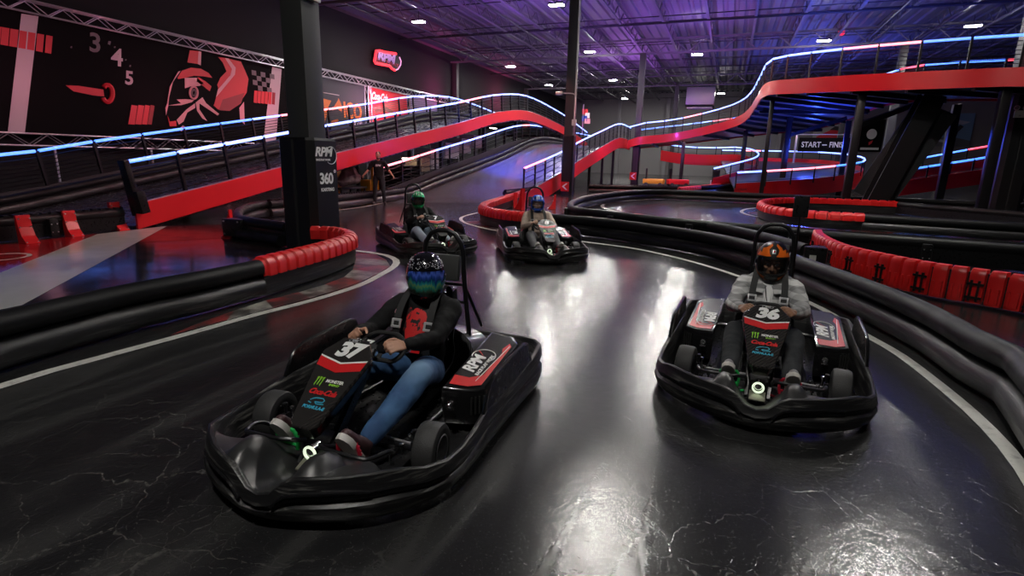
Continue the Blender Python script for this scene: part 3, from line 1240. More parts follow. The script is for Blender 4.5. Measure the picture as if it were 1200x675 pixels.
def make_driver(x, y, rz, label, skin, jacket_m, trouser_m, shoe_m, sole_m, helm, yaw=0, pitch=0, hands=None, accents=None, shirt=None, open_collar=False, cuff=None, seed=0, kneeL=None, kneeR=None, lean=0.0):
    root = thing('person', label, 'person', (x, y, 0), rz, None)
    hip = V((-.33, 0, .235))
    chest = V((-.41, lean * .5, .56))
    neck = V((-.435, lean, .76))
    headc = V((-.425, lean * 1.15, .905))
    if hands is None:
        hands = {1: V((.135, .165, .60)), -1: V((.135, -.165, .60))}
    fx = V((math.cos(yaw) * math.cos(pitch), math.sin(yaw) * math.cos(pitch), -math.sin(pitch)))
    body, jack, trou = MB(), MB(), MB()
    P = head_shape(body, headc + V((.0, 0, -.005)), fx, 1.10)
    capsule(body, [neck + V((-.01, 0, -.06)), headc + V((-.02, 0, -.05))], [.058, .055], 12)
    capsule(body, [hip, chest, neck + V((0, 0, -.12))], [.10, .11, .09], 14, 1.35, V((1, 0, 0)))
    capsule(jack, [hip + V((-.01, 0, .03)), V((-.37, 0, .40)), chest, V((-.43, lean, .675))], [.128, .132, .140, .112], 20, 1.36, V((1, 0, 0)))
    capsule(jack, [V((-.44, lean - .13, .715)), V((-.435, lean, .745)), V((-.44, lean + .13, .715))], [.078, .070, .078], 14)
    capsule(jack, [neck + V((-.02, 0, -.07)), neck + V((-.015, 0, .005))], [.078, .072], 14)
    elb = {}
    for s in (-1, 1):
        sh = V((-.425, lean + s * .205, .685))
        ha = hands[s]
        # elbow: out and down
        mid = (sh + ha) / 2
        L = (ha - sh).length
        drop = math.sqrt(max(.0, (.32) ** 2 - (L / 2) ** 2)) if L < .63 else .03
        e = mid + V((-.05, s * .62, -.78)).normalized() * max(.05, drop)
        wr = ha + (e - ha).normalized() * .045
        capsule(body, [sh, e, wr], [.055, .042, .027], 12)
        capsule(jack, [sh, (sh * .5 + e * .5), e, (e * .5 + wr * .5), wr + (e - wr).normalized() * .03], [.084, .076, .066, .060, .044], 14)
        d = (ha - wr).normalized()
        # fingers wrap over the rim towards the middle
        grip = V((.45, -s * .55, -.25))
        hand(body, wr, (d + V((.05, 0, .12))).normalized(), grip, -s if True else s, (30, 60, 50), .7, 1.08)
        capsule(trou, [V((-.33, s * .07, .235)), V((-.26, s * .105, .255))], [.118, .115], 16)
        kn = (kneeL if s > 0 else kneeR) or V((.12, s * .225, .375))
        an = V((.66, s * .215, .195))
        capsule(body, [V((-.30, s * .10, .235)), kn, an], [.07, .052, .036], 12)
        capsule(trou, [V((-.28, s * .105, .25)), V((-.28, s * .105, .25)).lerp(kn, .5) + V((0, 0, .012)), kn], [.112, .102, .084], 16)
        capsule(trou, [kn, kn.lerp(an, .35) + V((0, 0, -.006)), kn.lerp(an, .75), an + V((-.03, 0, .01))], [.084, .083, .069, .062], 16)
        capsule(body, [an, an + V((.06, 0, .0))], [.035, .03], 10)
        shoe(root, an + V((.02, 0, .0)), an + V((.12, s * .0, .15)), shoe_m, sole_m, 1.0, accents)
    b = fuse(body, 'body', skin, root, .0062, 2)
    j = fuse(jack, 'jacket', jacket_m, root, .011, 4, .010, 10, seed)
    t = fuse(trou, 'trousers', trouser_m, root, .011, 5, .006, 10, seed + 3)
    eyes(P, b, fx, 1.10)
    h = build_helmet(root, headc + V((0, 0, .012)), yaw, pitch, **helm)
    return root, j


def ribbon_on(root, name, m, pts, w, nrm, th=.003):
    rings = []
    pts = smooth_path(pts, .03)
    nrm = V(nrm)
    for i, p in enumerate(pts):
        t = (pts[min(i + 1, len(pts) - 1)] - pts[max(i - 1, 0)]).normalized()
        s = t.cross(nrm).normalized()
        u = s.cross(t)
        rings.append([p + s * w + u * th, p - s * w + u * th, p - s * w - u * th, p + s * w - u * th])
    return MB().loft(rings, True).build(name, m, root)
# ================================================================== barriers
def path_xy(px, z=.48, step=.25, closed=False, extra_front=(), extra_back=()):
    pts = [az(a, b, z) for a, b in px]
    pts = [V((p.x, p.y, 0)) for p in pts]
    pts = [V((*q, 0)) for q in extra_front] + pts + [V((*q, 0)) for q in extra_back]
    return smooth_path(pts, step, closed)


def normals2(pts, side):
    out = []
    n = len(pts)
    for i in range(n):
        t = pts[min(i + 1, n - 1)] - pts[max(i - 1, 0)]
        t.z = 0
        t.normalize()
        out.append(V((t.y, -t.x, 0)) * side)
    return out


def strip_prof(pts, nrm, prof, zoff=None):
    """sweep a closed (offset, height) profile along pts"""
    return [[p + n * s + V((0, 0, z)) for s, z in prof] for p, n in zip(pts, nrm)]


def roll_prof(r, z, s=0, n=14, sq=1.0):
    return [(s + r * sq * math.cos(2 * math.pi * k / n), z + r * math.sin(2 * math.pi * k / n)) for k in range(n)]


def barrier(name, label, pts, side, group=None, caps=None, posts=True, toothed=False, hgt=.48, lower=True, bracket_step=2.2, red_feet=None, end_box=False):
    """padded track barrier; side +1 = track on the right of the path"""
    pts = [V(p) for p in pts]
    nrm = normals2(pts, side)
    c = sum(pts, V()) / len(pts)
    base = V((pts[len(pts) // 2].x, pts[len(pts) // 2].y, pts[len(pts) // 2].z))
    root = thing(name, label, 'barrier', base, 0, group)
    L = [p - base for p in pts]
    if caps is None:
        MB().loft(strip_prof(L, nrm, roll_prof(.105, hgt - .105, .03)), True).build('upper_roll', M_BARRIER_TOP, root)
        if lower:
            MB().loft(strip_prof(L, nrm, [(.0, .03), (.10, .03), (.135, .07), (.14, .15), (.12, .22), (.07, .255), (.0, .255)]), True).build('lower_pad', M_BARRIER, root)
        MB().loft(strip_prof(L, nrm, [(-.04, .02), (.02, .02), (.02, hgt - .12), (-.04, hgt - .12)]), True).build('backing_board', M_BLACK, root)
    else:
        MB().loft(strip_prof(L, nrm, [(-.03, .02), (.085, .02), (.10, .06), (.092, .10), (.105, .15), (.098, .20), (.10, hgt - .20), (.07, hgt - .12), (-.03, hgt - .12)]), True).build('face_board', M_BARRIER, root)
        q = resample(L, caps)
        for a, b in zip(q, q[1:]):
            t = (b - a).normalized()
            n = V((t.y, -t.x, 0)) * side
            e = t * .006
            lo = [(-.075, hgt - .20), (-.085, hgt - .05), (-.045, hgt - .002), (.03, hgt), (.085, hgt - .02), (.118, hgt - .075), (.122, hgt - .20), (.10, hgt - .205), (.09, hgt - .08), (.03, hgt - .03), (-.055, hgt - .04), (-.06, hgt - .20)]
            hi = [(-.088, hgt - .20), (-.10, hgt - .04), (-.055, hgt + .020), (.03, hgt + .026), (.104, hgt - .002), (.146, hgt - .066), (.150, hgt - .208), (.10, hgt - .208), (.09, hgt - .08), (.03, hgt - .03), (-.055, hgt - .04), (-.06, hgt - .20)]
            MB().loft([[a - e + n * s + V((0, 0, z)) for s, z in lo], [a.lerp(b, .22) + n * s + V((0, 0, z)) for s, z in lo], [a.lerp(b, .32) + n * s + V((0, 0, z)) for s, z in hi], [b - e * 0 + n * s + V((0, 0, z)) for s, z in hi]], True).build('red_cap', M_RED_CAP, root)
    if toothed:
        rr, nn = [], []
        fine = resample(L, .08)
        for i_, a in enumerate(fine):
            k = min(range(len(L)), key=lambda i: (L[i] - a).length)
            up_ = (i_ // 1) % 2
            for h_ in ((.02, .055) if up_ else (.055, .02)):
                rr.append([a + nrm[k] * s + V((0, 0, hgt - .03 + z)) for s, z in ((-.03, -.02), (.075, -.02), (.075, h_), (-.03, h_))])
        MB().loft(rr, True).build('ridged_top', M_BLACK, root, False)
    if posts:
        q = resample(L, bracket_step)
        for a in q[:-1] if len(q) > 2 else q:
            k = min(range(len(L)), key=lambda i: (L[i] - a).length)
            n = nrm[k]
            t = V((-n.y, n.x, 0))
            rot = Matrix((n, t, V((0, 0, 1)))).transposed()
            mb = MB()
            mb.box(a - n * .11 + V((0, 0, .20)), (.13, .16, .36), rot, .02)
            b = mb.build('anchor_block', M_BLACK, root)
            bo = MB()
            for dz in (.12, .28):
                for dt in (-.05, .05):
                    bo.box(a - n * .178 + t * dt + V((0, 0, dz)), (.014, .022, .022), rot, .004)
            bo.build('bolt_heads', M_ALU, b)
    return root


def wedge_bracket(px, label, z=0, s=1.0, yaw=0.0, w=.16):
    """red sloping steel foot bolted behind a barrier"""
    p = az(px[0], px[1], z)
    root = thing('wedge_bracket', label, 'bracket', (p.x, p.y, z), yaw, 'red barrier brackets')
    # profile: vertical back, concave front
    prof = [(0, 0), (0, .52 * s), (.06 * s, .52 * s), (.09 * s, .30 * s), (.16 * s, .14 * s), (.30 * s, 0)]
    MB().prism([V((a, -w / 2, b)) for a, b in prof], (0, w, 0)).build('bracket_body', M_RED, root, False)
    bo = MB()
    for a, b in ((.03, .46), (.03, .30), (.20, .03)):
        for d in (-.4, .4):
            bo.lathe([(.014, 0), (.014, .02), (.001, .022)], c=(a * s + .06 * s, d * w, b * s), axis='x', n=7)
    bo.build('bolt_heads', M_ALU, root)
    return root


# ================================================================== rails with light tubes
def led(name, col, es):
    return mat('led_' + name, (.6, .7, .9), .4, emit=col, es=es)


LED_BLUE = led('blue', (.045, .20, 1.0), 2.3)
LED_ICE = led('ice', (.16, .26, 1.0), 3.3)
LED_PINK = led('pink', (1.0, .20, .24), 3.2)
LED_RED = led('red', (1.0, .05, .08), 2.0)


def rail(root, path, h, step, tubes, bars=4, r=.045, lean=V((0, 0, 0)), posts=True, pw=.05, bar_m=None):
    """posts standing on path, bars between them and light tubes on top"""
    q = resample(path, step)
    up = V((0, 0, h)) + lean
    mbp = None
    for p in q:
        if posts:
            MB().beam(p - V((0, 0, .25)), p + up * 1.0, pw, pw, V((1, 0, 0))).build('rail_post', M_STEEL_BLK, root)
    for i, (a, b) in enumerate(zip(q, q[1:])):
        d = (b - a).normalized() * min(.06, step * .03)
        mm = tubes(i, len(q) - 1) if callable(tubes) else tubes
        MB().tube([a + up + d, a.lerp(b, .5) + up, b + up - d], r, 8).build('light_tube', mm, root)
    fine = smooth_path(path, .5)
    for k in range(bars):
        f = .12 + .70 * k / max(1, bars - 1)
        MB().tube([p + up * f for p in fine], .014, 5).build('rail_bar', bar_m or M_STEEL_BLK, root)


def board(root, path, h, m, th=.05, side=1, name='side_board'):
    pts = [V(p) for p in path]
    nrm = normals2(pts, side)
    return MB().loft([[p, p + n * th, p + n * th - V((0, 0, h)), p - V((0, 0, h))] for p, n in zip(pts, nrm)], True).build(name, m, root)


def deck_between(root, A, B, th, m, name='deck'):
    n = max(len(A), len(B))

    def rs(P):
        P = [V(p) for p in P]
        L = [0]
        for a, b in zip(P, P[1:]):
            L.append(L[-1] + (b - a).length)
        out, i = [], 0
        for k in range(n):
            s = L[-1] * k / (n - 1)
            while i < len(L) - 2 and L[i + 1] < s:
                i += 1
            out.append(P[i].lerp(P[i + 1], min(1, (s - L[i]) / max(1e-9, L[i + 1] - L[i]))))
        return out
    A, B = rs(A), rs(B)
    return MB().loft([[a, b, b - V((0, 0, th)), a - V((0, 0, th))] for a, b in zip(A, B)], True).build(name, m, root)


def prof_path(u, vz, step=1.0):
    return smooth_path([V((u, v, z)) for v, z in vz], step)
# ================================================================== the hall
U_L, U_R, V0, V1, Z_C = -24.2, 34.0, -12.0, 86.0, 11.6


def plane_obj(name, a, b, c, d, m):
    o = MB().add([a, b, c, d], [(0, 1, 2, 3)]).build(name, m, None, False)
    return struct(o)


M_WALL = mat('charcoal_wall', (.014, .0135, .015), .85, spec=.25, bump=.05, bscale=2)
M_WALL_FAR = mat('grey_far_wall', (.16, .155, .16), .8, bump=.05, bscale=2)
M_CEIL = mat('ceiling_steel', (.17, .165, .18), .6)
M_JOIST = mat('joist_paint', (.13, .125, .14), .55)
struct(MB().box(((U_L + U_R) / 2, (V0 + V1) / 2, -.1), (U_R - U_L + 2, V1 - V0 + 2, .2)).build('floor', M_FLOOR, None, False))
struct(MB().box((U_L - .15, (V0 + V1) / 2, Z_C / 2), (.3, V1 - V0 + .6, Z_C)).build('wall_left', M_WALL, None, False))
struct(MB().box((U_R + .15, (V0 + V1) / 2, Z_C / 2), (.3, V1 - V0 + .6, Z_C)).build('wall_right', M_WALL, None, False))
struct(MB().box(((U_L + U_R) / 2, V1 + .15, Z_C / 2), (U_R - U_L, .3, Z_C)).build('wall_far', M_WALL_FAR, None, False))
struct(MB().box(((U_L + U_R) / 2, V0 - .15, Z_C / 2), (U_R - U_L, .3, Z_C)).build('wall_near', M_WALL, None, False))
# corrugated deck
mb = MB()
x = U_L
prof = []
k = 0
while x < U_R:
    prof += [(x, Z_C), (x + .34, Z_C), (x + .42, Z_C + .11), (x + .60, Z_C + .11)]
    x += .68
mb.loft([[V((a, V0, z)) for a, z in prof], [V((a, V1, z)) for a, z in prof]], False, False, False)
struct(mb.build('ceiling', M_CEIL, None, False))
struct(MB().box((0, (V0 + V1) / 2, Z_C + .3), (U_R - U_L, V1 - V0, .1)).build('ceiling', M_CEIL, None, False)).location.x = (U_L + U_R) / 2
# wall-top beam on the left
b = MB()
b.box((U_L + .25, (V0 + V1) / 2, 10.75), (.5, V1 - V0, .10))
b.box((U_L + .25, (V0 + V1) / 2, 11.15), (.12, V1 - V0, .8))
struct(b.build('trim_1', M_JOIST, None, False))
# joists along the hall
jm = MB()
zt, zb = 11.45, 10.62
for z in (zt, zb):
    jm.box((0, (V0 + V1) / 2, z), (.16, V1 - V0, .10))
v = V0
i = 0
while v < V1 - 1:
    a, c = (zt, zb) if i % 2 == 0 else (zb, zt)
    jm.beam((0, v, a), (0, v + 1.0, c), .05, .05)
    v += 1.0
    i += 1
jmesh = jm.mesh('ceiling_joist', M_JOIST, False)
for k in range(20):
    o = link('ceiling_joist', jmesh)
    o.location.x = -21.4 + 2.75 * k
    struct(o)
# bridging rods across
rm = MB().tube([(U_L, 0, 10.72), (U_R, 0, 10.72)], .035, 5).mesh('bridging_rod', M_DARK)
for k in range(24):
    o = link('bridging_rod', rm)
    o.location = (0, -4 + 3.85 * k, .0 if k % 2 else .55)
    struct(o)
# girders on the column lines
gm = MB()
for z in (11.1, 10.08):
    gm.box(((U_L + U_R) / 2, 0, z), (U_R - U_L, .2, .14))
x = U_L
i = 0
while x < U_R - 1.2:
    a, c = (11.1, 10.08) if i % 2 == 0 else (10.08, 11.1)
    gm.beam((x, 0, a), (x + 1.2, 0, c), .07, .07)
    x += 1.2
    i += 1
gmesh = gm.mesh('ceiling_girder', M_JOIST, False)
for v in (-11.2, 8.3, 27.7, 47.0, 66.4):
    o = link('ceiling_girder', gmesh)
    o.location.y = v
    struct(o)
# pipes
for u, z in ((-22.0, 10.45), (-13.8, 10.2), (8.0, 10.3)):
    struct(MB().tube([(u, V0, z), (u, V1, z)], .07, 8).build('ceiling_pipe', M_DARK))
for v in (20.0, 38.5, 56.0):
    struct(MB().tube([(U_L, v, 10.35), (U_R, v, 10.35)], .06, 8).build('ceiling_pipe', M_DARK))

# columns
cm = MB().box((0, 0, 5.05), (.46, .46, 10.1), None, .02).mesh('column', M_COLUMN)
COLS = [(-7.32, 8.45), (-7.7, 28.0), (-7.2, 47.0), (-6.2, 66.4), (10.3, 27.7), (10.3, 47.0), (10.3, 66.4), (-23.95, 47.4), (-23.95, 66.4)]
for u, v in COLS:
    o = link('column', cm)
    o.location = (u, v, 0)
    struct(o)


def column_pad(u, v, h, label, rz=0, w=.70):
    root = thing('column_pad', label, 'column pad', (u, v, 0), rz)
    t = w / 2
    mb = MB()
    ring = [(-t, -t * .72), (-t * .72, -t), (t * .72, -t), (t, -t * .72), (t, t * .72), (t * .72, t), (-t * .72, t), (-t, t * .72)]
    mb.loft([[V((a * .97, b * .97, 0)) for a, b in ring], [V((a, b, .04)) for a, b in ring], [V((a, b, h - .05)) for a, b in ring], [V((a * .95, b * .95, h)) for a, b in ring]], True)
    mb.build('pad_cover', M_PAD, root, False)
    s = MB()
    s.box((0, -t - .002, h * .5), (.06, .006, h * .96))
    s.build('closing_strip', M_STRAP, root)
    return root


p1 = column_pad(-7.32, 8.45, 2.05, 'black pad with white lettering around the nearest grey column', 0, .80)
# the lettering is on the face towards +x
fm = frame((.4012, .0, 1.80), (0, 1, 0), (0, 0, 1))


def onpad(dx, z, off=.0):
    mm = fm.copy()
    mm.translation = V((.4012 + off, dx, z))
    return mm


text('lettering', 'RPM', .22, M_WHITE, p1, onpad(-.07, 1.80), shear=.25, bold=.008, spacing=.92, sx=1.15)
text('lettering', 'RACE PLAY WORK', .048, M_WHITE, p1, onpad(-.08, 1.665), bold=.002, sx=.95)
text('lettering', '360', .27, M_WHITE, p1, onpad(-.02, 1.32), bold=.008, spacing=.9)
text('lettering', '°', .20, M_WHITE, p1, onpad(.22, 1.40), bold=.003)
text('lettering', 'KARTING', .085, M_WHITE, p1, onpad(-.0, 1.125), bold=.003)
arc = [V((.405, .13 + .155 * math.cos(R(q)), 1.745 + .155 * math.sin(R(q)))) for q in range(-130, 121, 10)]
MB().tube(arc, .008, 5).build('tacho_arc', M_WHITE, p1)
p2 = column_pad(-7.7, 28.0, 3.0, 'black pad with red arrow sign around the second column beside the ramp', 0, .58)
p3 = column_pad(-7.2, 47.0, 3.0, 'black pad around the third column past the top of the middle ramp', 0, .58)
p4 = column_pad(10.3, 27.7, 9.9, 'black pad around the dark column under the high bridge', 0, .95)


def arrow_sign(loc, rz, label, s=.5):
    root = thing('arrow_sign', label, 'sign', loc, rz, 'arrow signs')
    MB().box((0, 0, 0), (s, .03, s * 1.1), None, .01).build('sign_board', M_RED, root)
    t = s * .34
    poly = [(-t, 0), (t * .4, t * 1.1), (t, t * 1.1), (-.2 * t, 0), (t, -t * 1.1), (t * .4, -t * 1.1)]
    MB().prism([V((a, -.018, b)) for a, b in poly], (0, -.004, 0)).build('white_arrow', M_WHITE, root, False)
    return root


arrow_sign((-7.75, 28.0 - .32, .45), 0, 'red board with white left arrow on the second column', .44)
arrow_sign((-7.3, 47.0 - .32, .62), 0, 'red board with white left arrow on the third column', .55)

# ---------------------------------------------------------------- ceiling lights
M_LAMP = mat('lamp_lens', (.9, .9, .9), .5, emit=(1.0, .965, .90), es=560)
lights = [(-19.1, 32.7, 'above the soft drink banner'), (-19.6, 49.9, 'high above the top of the left ramp'), (-20.0, 62.9, 'furthest of the row along the left wall'),
          (-9.7, 31.4, 'at the top edge left of the second column'), (-11.0, 44.8, 'right of the second column, nearer of two'), (-12.2, 60.4, 'right of the second column, further of two'), (-14.0, 78.0, 'low beside the third column near the far wall'),
          (-3.2, 47.9, 'above the hanging air unit'), (-5.0, 78.0, 'below the hanging air unit'), (-1.8, 74.0, 'right of the hanging air unit'),
          (5.1, 44.8, 'beside the red exit sign'), (12.6, 42.5, 'above the right end of the high bridge'),
          (-2.6, 15.2, 'over the near track'), (-3.0, 31.5, 'over the middle of the track'), (4.7, 14.6, 'over the right barrier'), (-1.0, -1.5, 'behind the viewer')]
ldir = MB()
protoL = None
for u, v, where in lights:
    if protoL is None:
        r_ = thing('ceiling_light', 'white high bay ceiling light ' + where, 'ceiling light', (u, v, 10.0), 0, 'high bay ceiling lights')
        MB().box((0, 0, .07), (.84, .46, .10), None, .03).build('housing', M_DARK, r_)
        for s in (-1, 1):
            MB().box((s * .20, 0, .005), (.36, .38, .03), None, .01).build('lens', M_LAMP, r_)
        MB().tube([(0, 0, .1), (0, 0, .62)], .02, 6).build('hanger', M_DARK, r_)
        protoL = r_
    else:
        r_ = copy_tree(protoL)
        r_.location = (u, v, 10.0)
        r_['label'] = 'white high bay ceiling light ' + where

# ---------------------------------------------------------------- things on the ceiling
p = ad(822, 105, 62)
hv = thing('air_unit', 'boxy grey air handling unit hanging from the ceiling', 'air unit', (p.x, p.y, 8.1))
MB().box((0, 0, 1.0), (3.0, 2.2, 1.9), None, .04).build('cabinet', mat('galvanised', (.42, .42, .44), .38, .7), hv)
MB().box((0, 0, -.12), (3.1, 2.3, .14), None, .03).build('outlet_flange', M_DARK, hv)
g = MB()
for k in range(7):
    g.box((0, -.9 + .3 * k, -.22), (2.7, .04, .12))
g.build('louvres', M_ALU, hv)
for a in (-1.3, 1.3):
    for c in (-.9, .9):
        MB().tube([(a, c, 1.95), (a, c, 2.6)], .02, 6).build('hanger_rod', M_DARK, hv)
p = ad(986, 38, 40)
ex = thing('exit_sign', 'small glowing red exit sign hung above the high bridge', 'exit sign', (p.x, p.y, p.z - .2), R(0))
MB().box((0, 0, .2), (.44, .10, .42), None, .02).build('lit_panel', mat('exit_red', (.6, .02, .04), .4, emit=(1, .03, .09), es=.8), ex)
MB().tube([(0, 0, .40), (0, 0, 10.6 - p.z)], .015, 6).build('hanger', M_DARK, ex)


def emergency_light(loc, rz, label):
    r_ = thing('emergency_light', label, 'emergency light', loc, rz, 'twin head emergency lights')
    MB().box((0, -.045, -.14), (.34, .09, .26), None, .015).build('battery_box', M_WHITE_PLASTIC, r_)
    MB().box((0, -.092, -.20), (.08, .006, .05), None, .002).build('test_plate', M_SILVER_TXT, r_)
    for s in (-1, 1):
        hd = MB().lathe([(.03, .05), (.075, .02), (.09, -.04), (.085, -.06), (.001, -.062)], axis='y', n=16).build('lamp_head', M_WHITE_PLASTIC, r_)
        hd.location = (s * .115, -.05, .075)
        hd.rotation_euler = (R(-15), 0, R(30 * s))
        MB().lathe([(.072, -.062), (.05, -.068), (.001, -.070)], axis='y', n=16).build('lamp_glass', mat('lamp_glass_grey', (.35, .35, .36), .15, .4), hd)
        MB().tube([(s * .115, -.04, .06), (s * .10, -.045, -.02)], .014, 6).build('neck', M_WHITE_PLASTIC, r_)
    return r_


zc = au(359, 50, -7.32 + .23).z
emergency_light((-7.32 + .0 + .24, 8.45 + .0, 4.62), R(90), 'white twin head emergency light on the right face of the nearest column')
emergency_light((-7.32 - .24, 8.45 - .05, 4.68), R(-90), 'white twin head emergency light on the left face of the nearest column')
emergency_light((10.3 - .25, 27.7 - .49, 3.98), 0, 'white twin head emergency light on the dark column under the bridge')
emergency_light((10.3 + .49, 27.5, 3.9), R(90), 'white twin head emergency light on the right side of the dark bridge column')
p = V((-7.7, 28.0, 0))
sc_ = thing('security_camera', 'white camera on a bent arm fixed to the second column', 'camera', (-7.45, 27.80, 4.95))
MB().tube(smooth_path([(.02, .0, -.9), (.02, -.02, -.2), (-.05, -.10, .0), (-.55, -.18, .04)], .05), .03, 7).build('arm', M_WHITE_PLASTIC, sc_)
MB().lathe([(.001, -.35), (.09, -.33), (.10, -.05), (.07, 0), (.001, .01)], c=(-.60, -.18, .04), axis='x', n=12).build('camera_body', M_WHITE_PLASTIC, sc_)
cd = thing('conduit', 'white conduit running down the right side of the second column', 'conduit', (-7.42, 27.70, 2.6))
MB().tube([(0, 0, 1.0), (0, 0, 7.4)], .035, 7).build('pipe', M_WHITE_PLASTIC, cd)
MB().box((0, 0, 1.0), (.22, .14, .3), None, .03).build('junction_box', M_WHITE_PLASTIC, cd)

# ---------------------------------------------------------------- left wall: trusses, banners
UB = -23.75


def wp(px, py, off=0.0):
    p = au(px, py, UB)
    return V((UB + off, p.y, p.z))


def wpoly(name, pts, m, parent, off, h=.004):
    q = [wp(a, b) for a, b in pts]
    q = [V((UB + off, p.y, p.z)) for p in q]
    return MB().prism([p - parent.location for p in q], (h, 0, 0)).build(name, m, parent, False)


def truss(label, v0, v1, z, u, hgt=.42, vertical=False):
    root = thing('lighting_truss', label, 'truss', (u, v0, z), 0, 'silver trusses on the left wall')
    L = v1 - v0
    ax = V((0, 0, 1)) if vertical else V((0, 1, 0))
    sd = V((0, 1, 0)) if vertical else V((0, 0, 1))
    for s in (0, 1):
        for d in (-.14, .14):
            MB().tube([sd * (hgt * s) + V((d, 0, 0)), sd * (hgt * s) + V((d, 0, 0)) + ax * L], .035, 7).build('chord', M_ALU, root)
    lac = MB()
    n = max(2, round(L / .62))
    for k in range(n):
        a, b = (0, 1) if k % 2 == 0 else (1, 0)
        for d in (-.14, .14):
            lac.tube([ax * (L * k / n) + sd * (hgt * a) + V((d, 0, 0)), ax * (L * (k + 1) / n) + sd * (hgt * b) + V((d, 0, 0))], .018, 5)
    lac.build('lacing', M_ALU, root)
    if not vertical and z < 3:
        for k in range(5):
            MB().tube([ax * (L * (k + .5) / 5), ax * (L * (k + .5) / 5) - V((0, 0, z))], .05, 7).build('leg', M_ALU, root)
    return root


truss('upper silver truss above the wall banners', 8, 46.8, 6.42, -23.75)
truss('lower silver truss under the big wall banner', 8, 27, 1.85, -23.75)
M_BANBLK = mat('black_banner', (.004, .0035, .004), .8, spec=.1)
M_PINKW = mat('pale_print', (.56, .44, .48), .6)
M_PRED = mat('red_print', (.62, .02, .035), .55)
M_PREDD = mat('dark_red_print', (.30, .012, .02), .55)
M_PPINK = mat('pink_print', (.72, .32, .36), .55)
M_PGREY = mat('grey_print', (.17, .13, .15), .6)
big = thing('wall_banner', 'huge black racing mural with red gauge needle and helmeted racer', 'banner', (UB, 17, 2.3))
ban = MB()
ban.box((-.03, 0, 2.05), (.03, 18.5, 4.2))
ban.build('banner_cloth', M_BANBLK, big, False)
wpoly('pale_stripe', [(25, 16), (45, 19), (29, 156), (9, 155)], M_PINKW, big, .0)
wpoly('pale_stripe', [(319, 78), (330, 81), (323, 170), (308, 170)], M_PINKW, big, .0)
for (a, b) in ((-9, 1), (1, 10.5), (11, 21), (22, 31), (32, 41), (42.5, 51), (53, 61)):
    y0 = 31.5 + (a) * .18
    wpoly('red_bar', [(a + 1, y0), (b + .6, y0 + 1.6), (b - 1.2, y0 + 22), (a - .6, y0 + 20.5)], M_PRED, big, .005)
for (a, b) in ((154, 161), (162, 169), (170, 175.5), (176.5, 181)):
    wpoly('red_bar', [(a, 123), (b, 124), (b - 3.4, 146), (a - 3.8, 145.5)], M_PRED if a < 172 else M_PREDD, big, .005)
for k in range(6):
    a = 298 + 4.2 * k
    wpoly('red_bar', [(a, 106 + k * .4), (a + 3.6, 106.6 + k * .4), (a + 2.8, 120.8 + k * .4), (a - .8, 120 + k * .4)], M_PRED if k < 5 else M_PREDD, big, .005)
wpoly('gauge_needle', [(77, 100), (92, 100.5), (121, 105), (122, 113), (110, 112), (86, 107)], M_PRED, big, .005)
hub = []
for k in range(20):
    q = R(-150 + 285 * k / 19)
    hub.append(wp(125.5 + 6.0 * math.cos(q), 109.5 - 10 * math.sin(q)) + V((.01, 0, 0)))
MB().tube([p - big.location for p in hub], .09, 6).build('needle_hub', M_PRED, big)
for s_, px, sz, m_ in (('3', (110, 51), 1.0, M_PGREY), ('4', (136, 68), .95, M_PINKW), ('5', (150.5, 92), .75, M_PINKW)):
    c = wp(*px) - big.location
    text('gauge_digit', s_, sz, m_, big, frame((.006, c.y, c.z), (0, 1, 0), (0, 0, 1)), shear=.15, bold=.02)
for a in ((127, 48, 3), (147, 69, 1.4), (152, 76, 1.6), (134, 54, 1.5), (83, 54, 1.6)):
    wpoly('gauge_tick', [(a[0], a[1]), (a[0] + a[2], a[1] + .6), (a[0] + a[2] * .6, a[1] + a[2] * 1.6), (a[0] - .8, a[1] + a[2] * 1.2)], M_PGREY, big, .005)


def hz(pts):
    return [(180 + x * .17775, 50 + y * .17775) for x, y in pts]


wpoly('racer_suit', hz([(425, 95), (480, 102), (575, 125), (600, 180), (625, 240), (612, 330), (575, 385), (500, 445), (425, 440), (360, 385), (400, 320), (440, 230), (480, 190), (455, 130)]), M_PRED, big, .004)
wpoly('suit_shade', hz([(455, 375), (600, 330), (575, 400), (500, 450), (430, 445)]), M_PREDD, big, .008)
wpoly('suit_stripe', hz([(470, 102), (492, 104), (540, 165), (535, 210), (470, 290), (375, 402), (358, 385), (440, 290), (505, 215), (515, 175)]), M_PPINK, big, .010)
wpoly('racer_arm', hz([(238, 50), (296, 56), (290, 140), (222, 130)]), M_PRED, big, .004)
wpoly('arm_stripe', hz([(296, 56), (314, 60), (310, 150), (290, 140)]), M_PPINK, big, .006)
wpoly('helmet_shell', hz([(150, 215), (175, 175), (225, 150), (290, 148), (350, 175), (400, 225), (425, 300), (400, 400), (360, 500), (260, 545), (160, 555), (105, 540), (90, 480), (85, 420), (110, 300)]), mat('helmet_print_black', (.005, .004, .005), .8, spec=.1), big, .012)
wpoly('helmet_flash', hz([(155, 230), (185, 185), (245, 165), (310, 172), (360, 200), (385, 232), (330, 222), (265, 218), (205, 232), (160, 240)]), M_PRED, big, .018)
wpoly('helmet_flash', hz([(290, 225), (340, 255), (380, 288), (368, 320), (330, 290), (280, 255)]), M_PRED, big, .018)
wpoly('helmet_panel', hz([(203, 232), (285, 232), (330, 270), (300, 285), (240, 290), (205, 300)]), M_PPINK, big, .018)
wpoly('visor_edge', hz([(160, 190), (176, 185), (125, 260), (100, 360), (95, 415), (80, 480), (76, 430), (88, 400), (105, 290)]), M_PPINK, big, .018)
wpoly('visor_bar', hz([(88, 415), (180, 400), (150, 375), (210, 372), (265, 378), (250, 392), (180, 412)]), M_PPINK, big, .018)
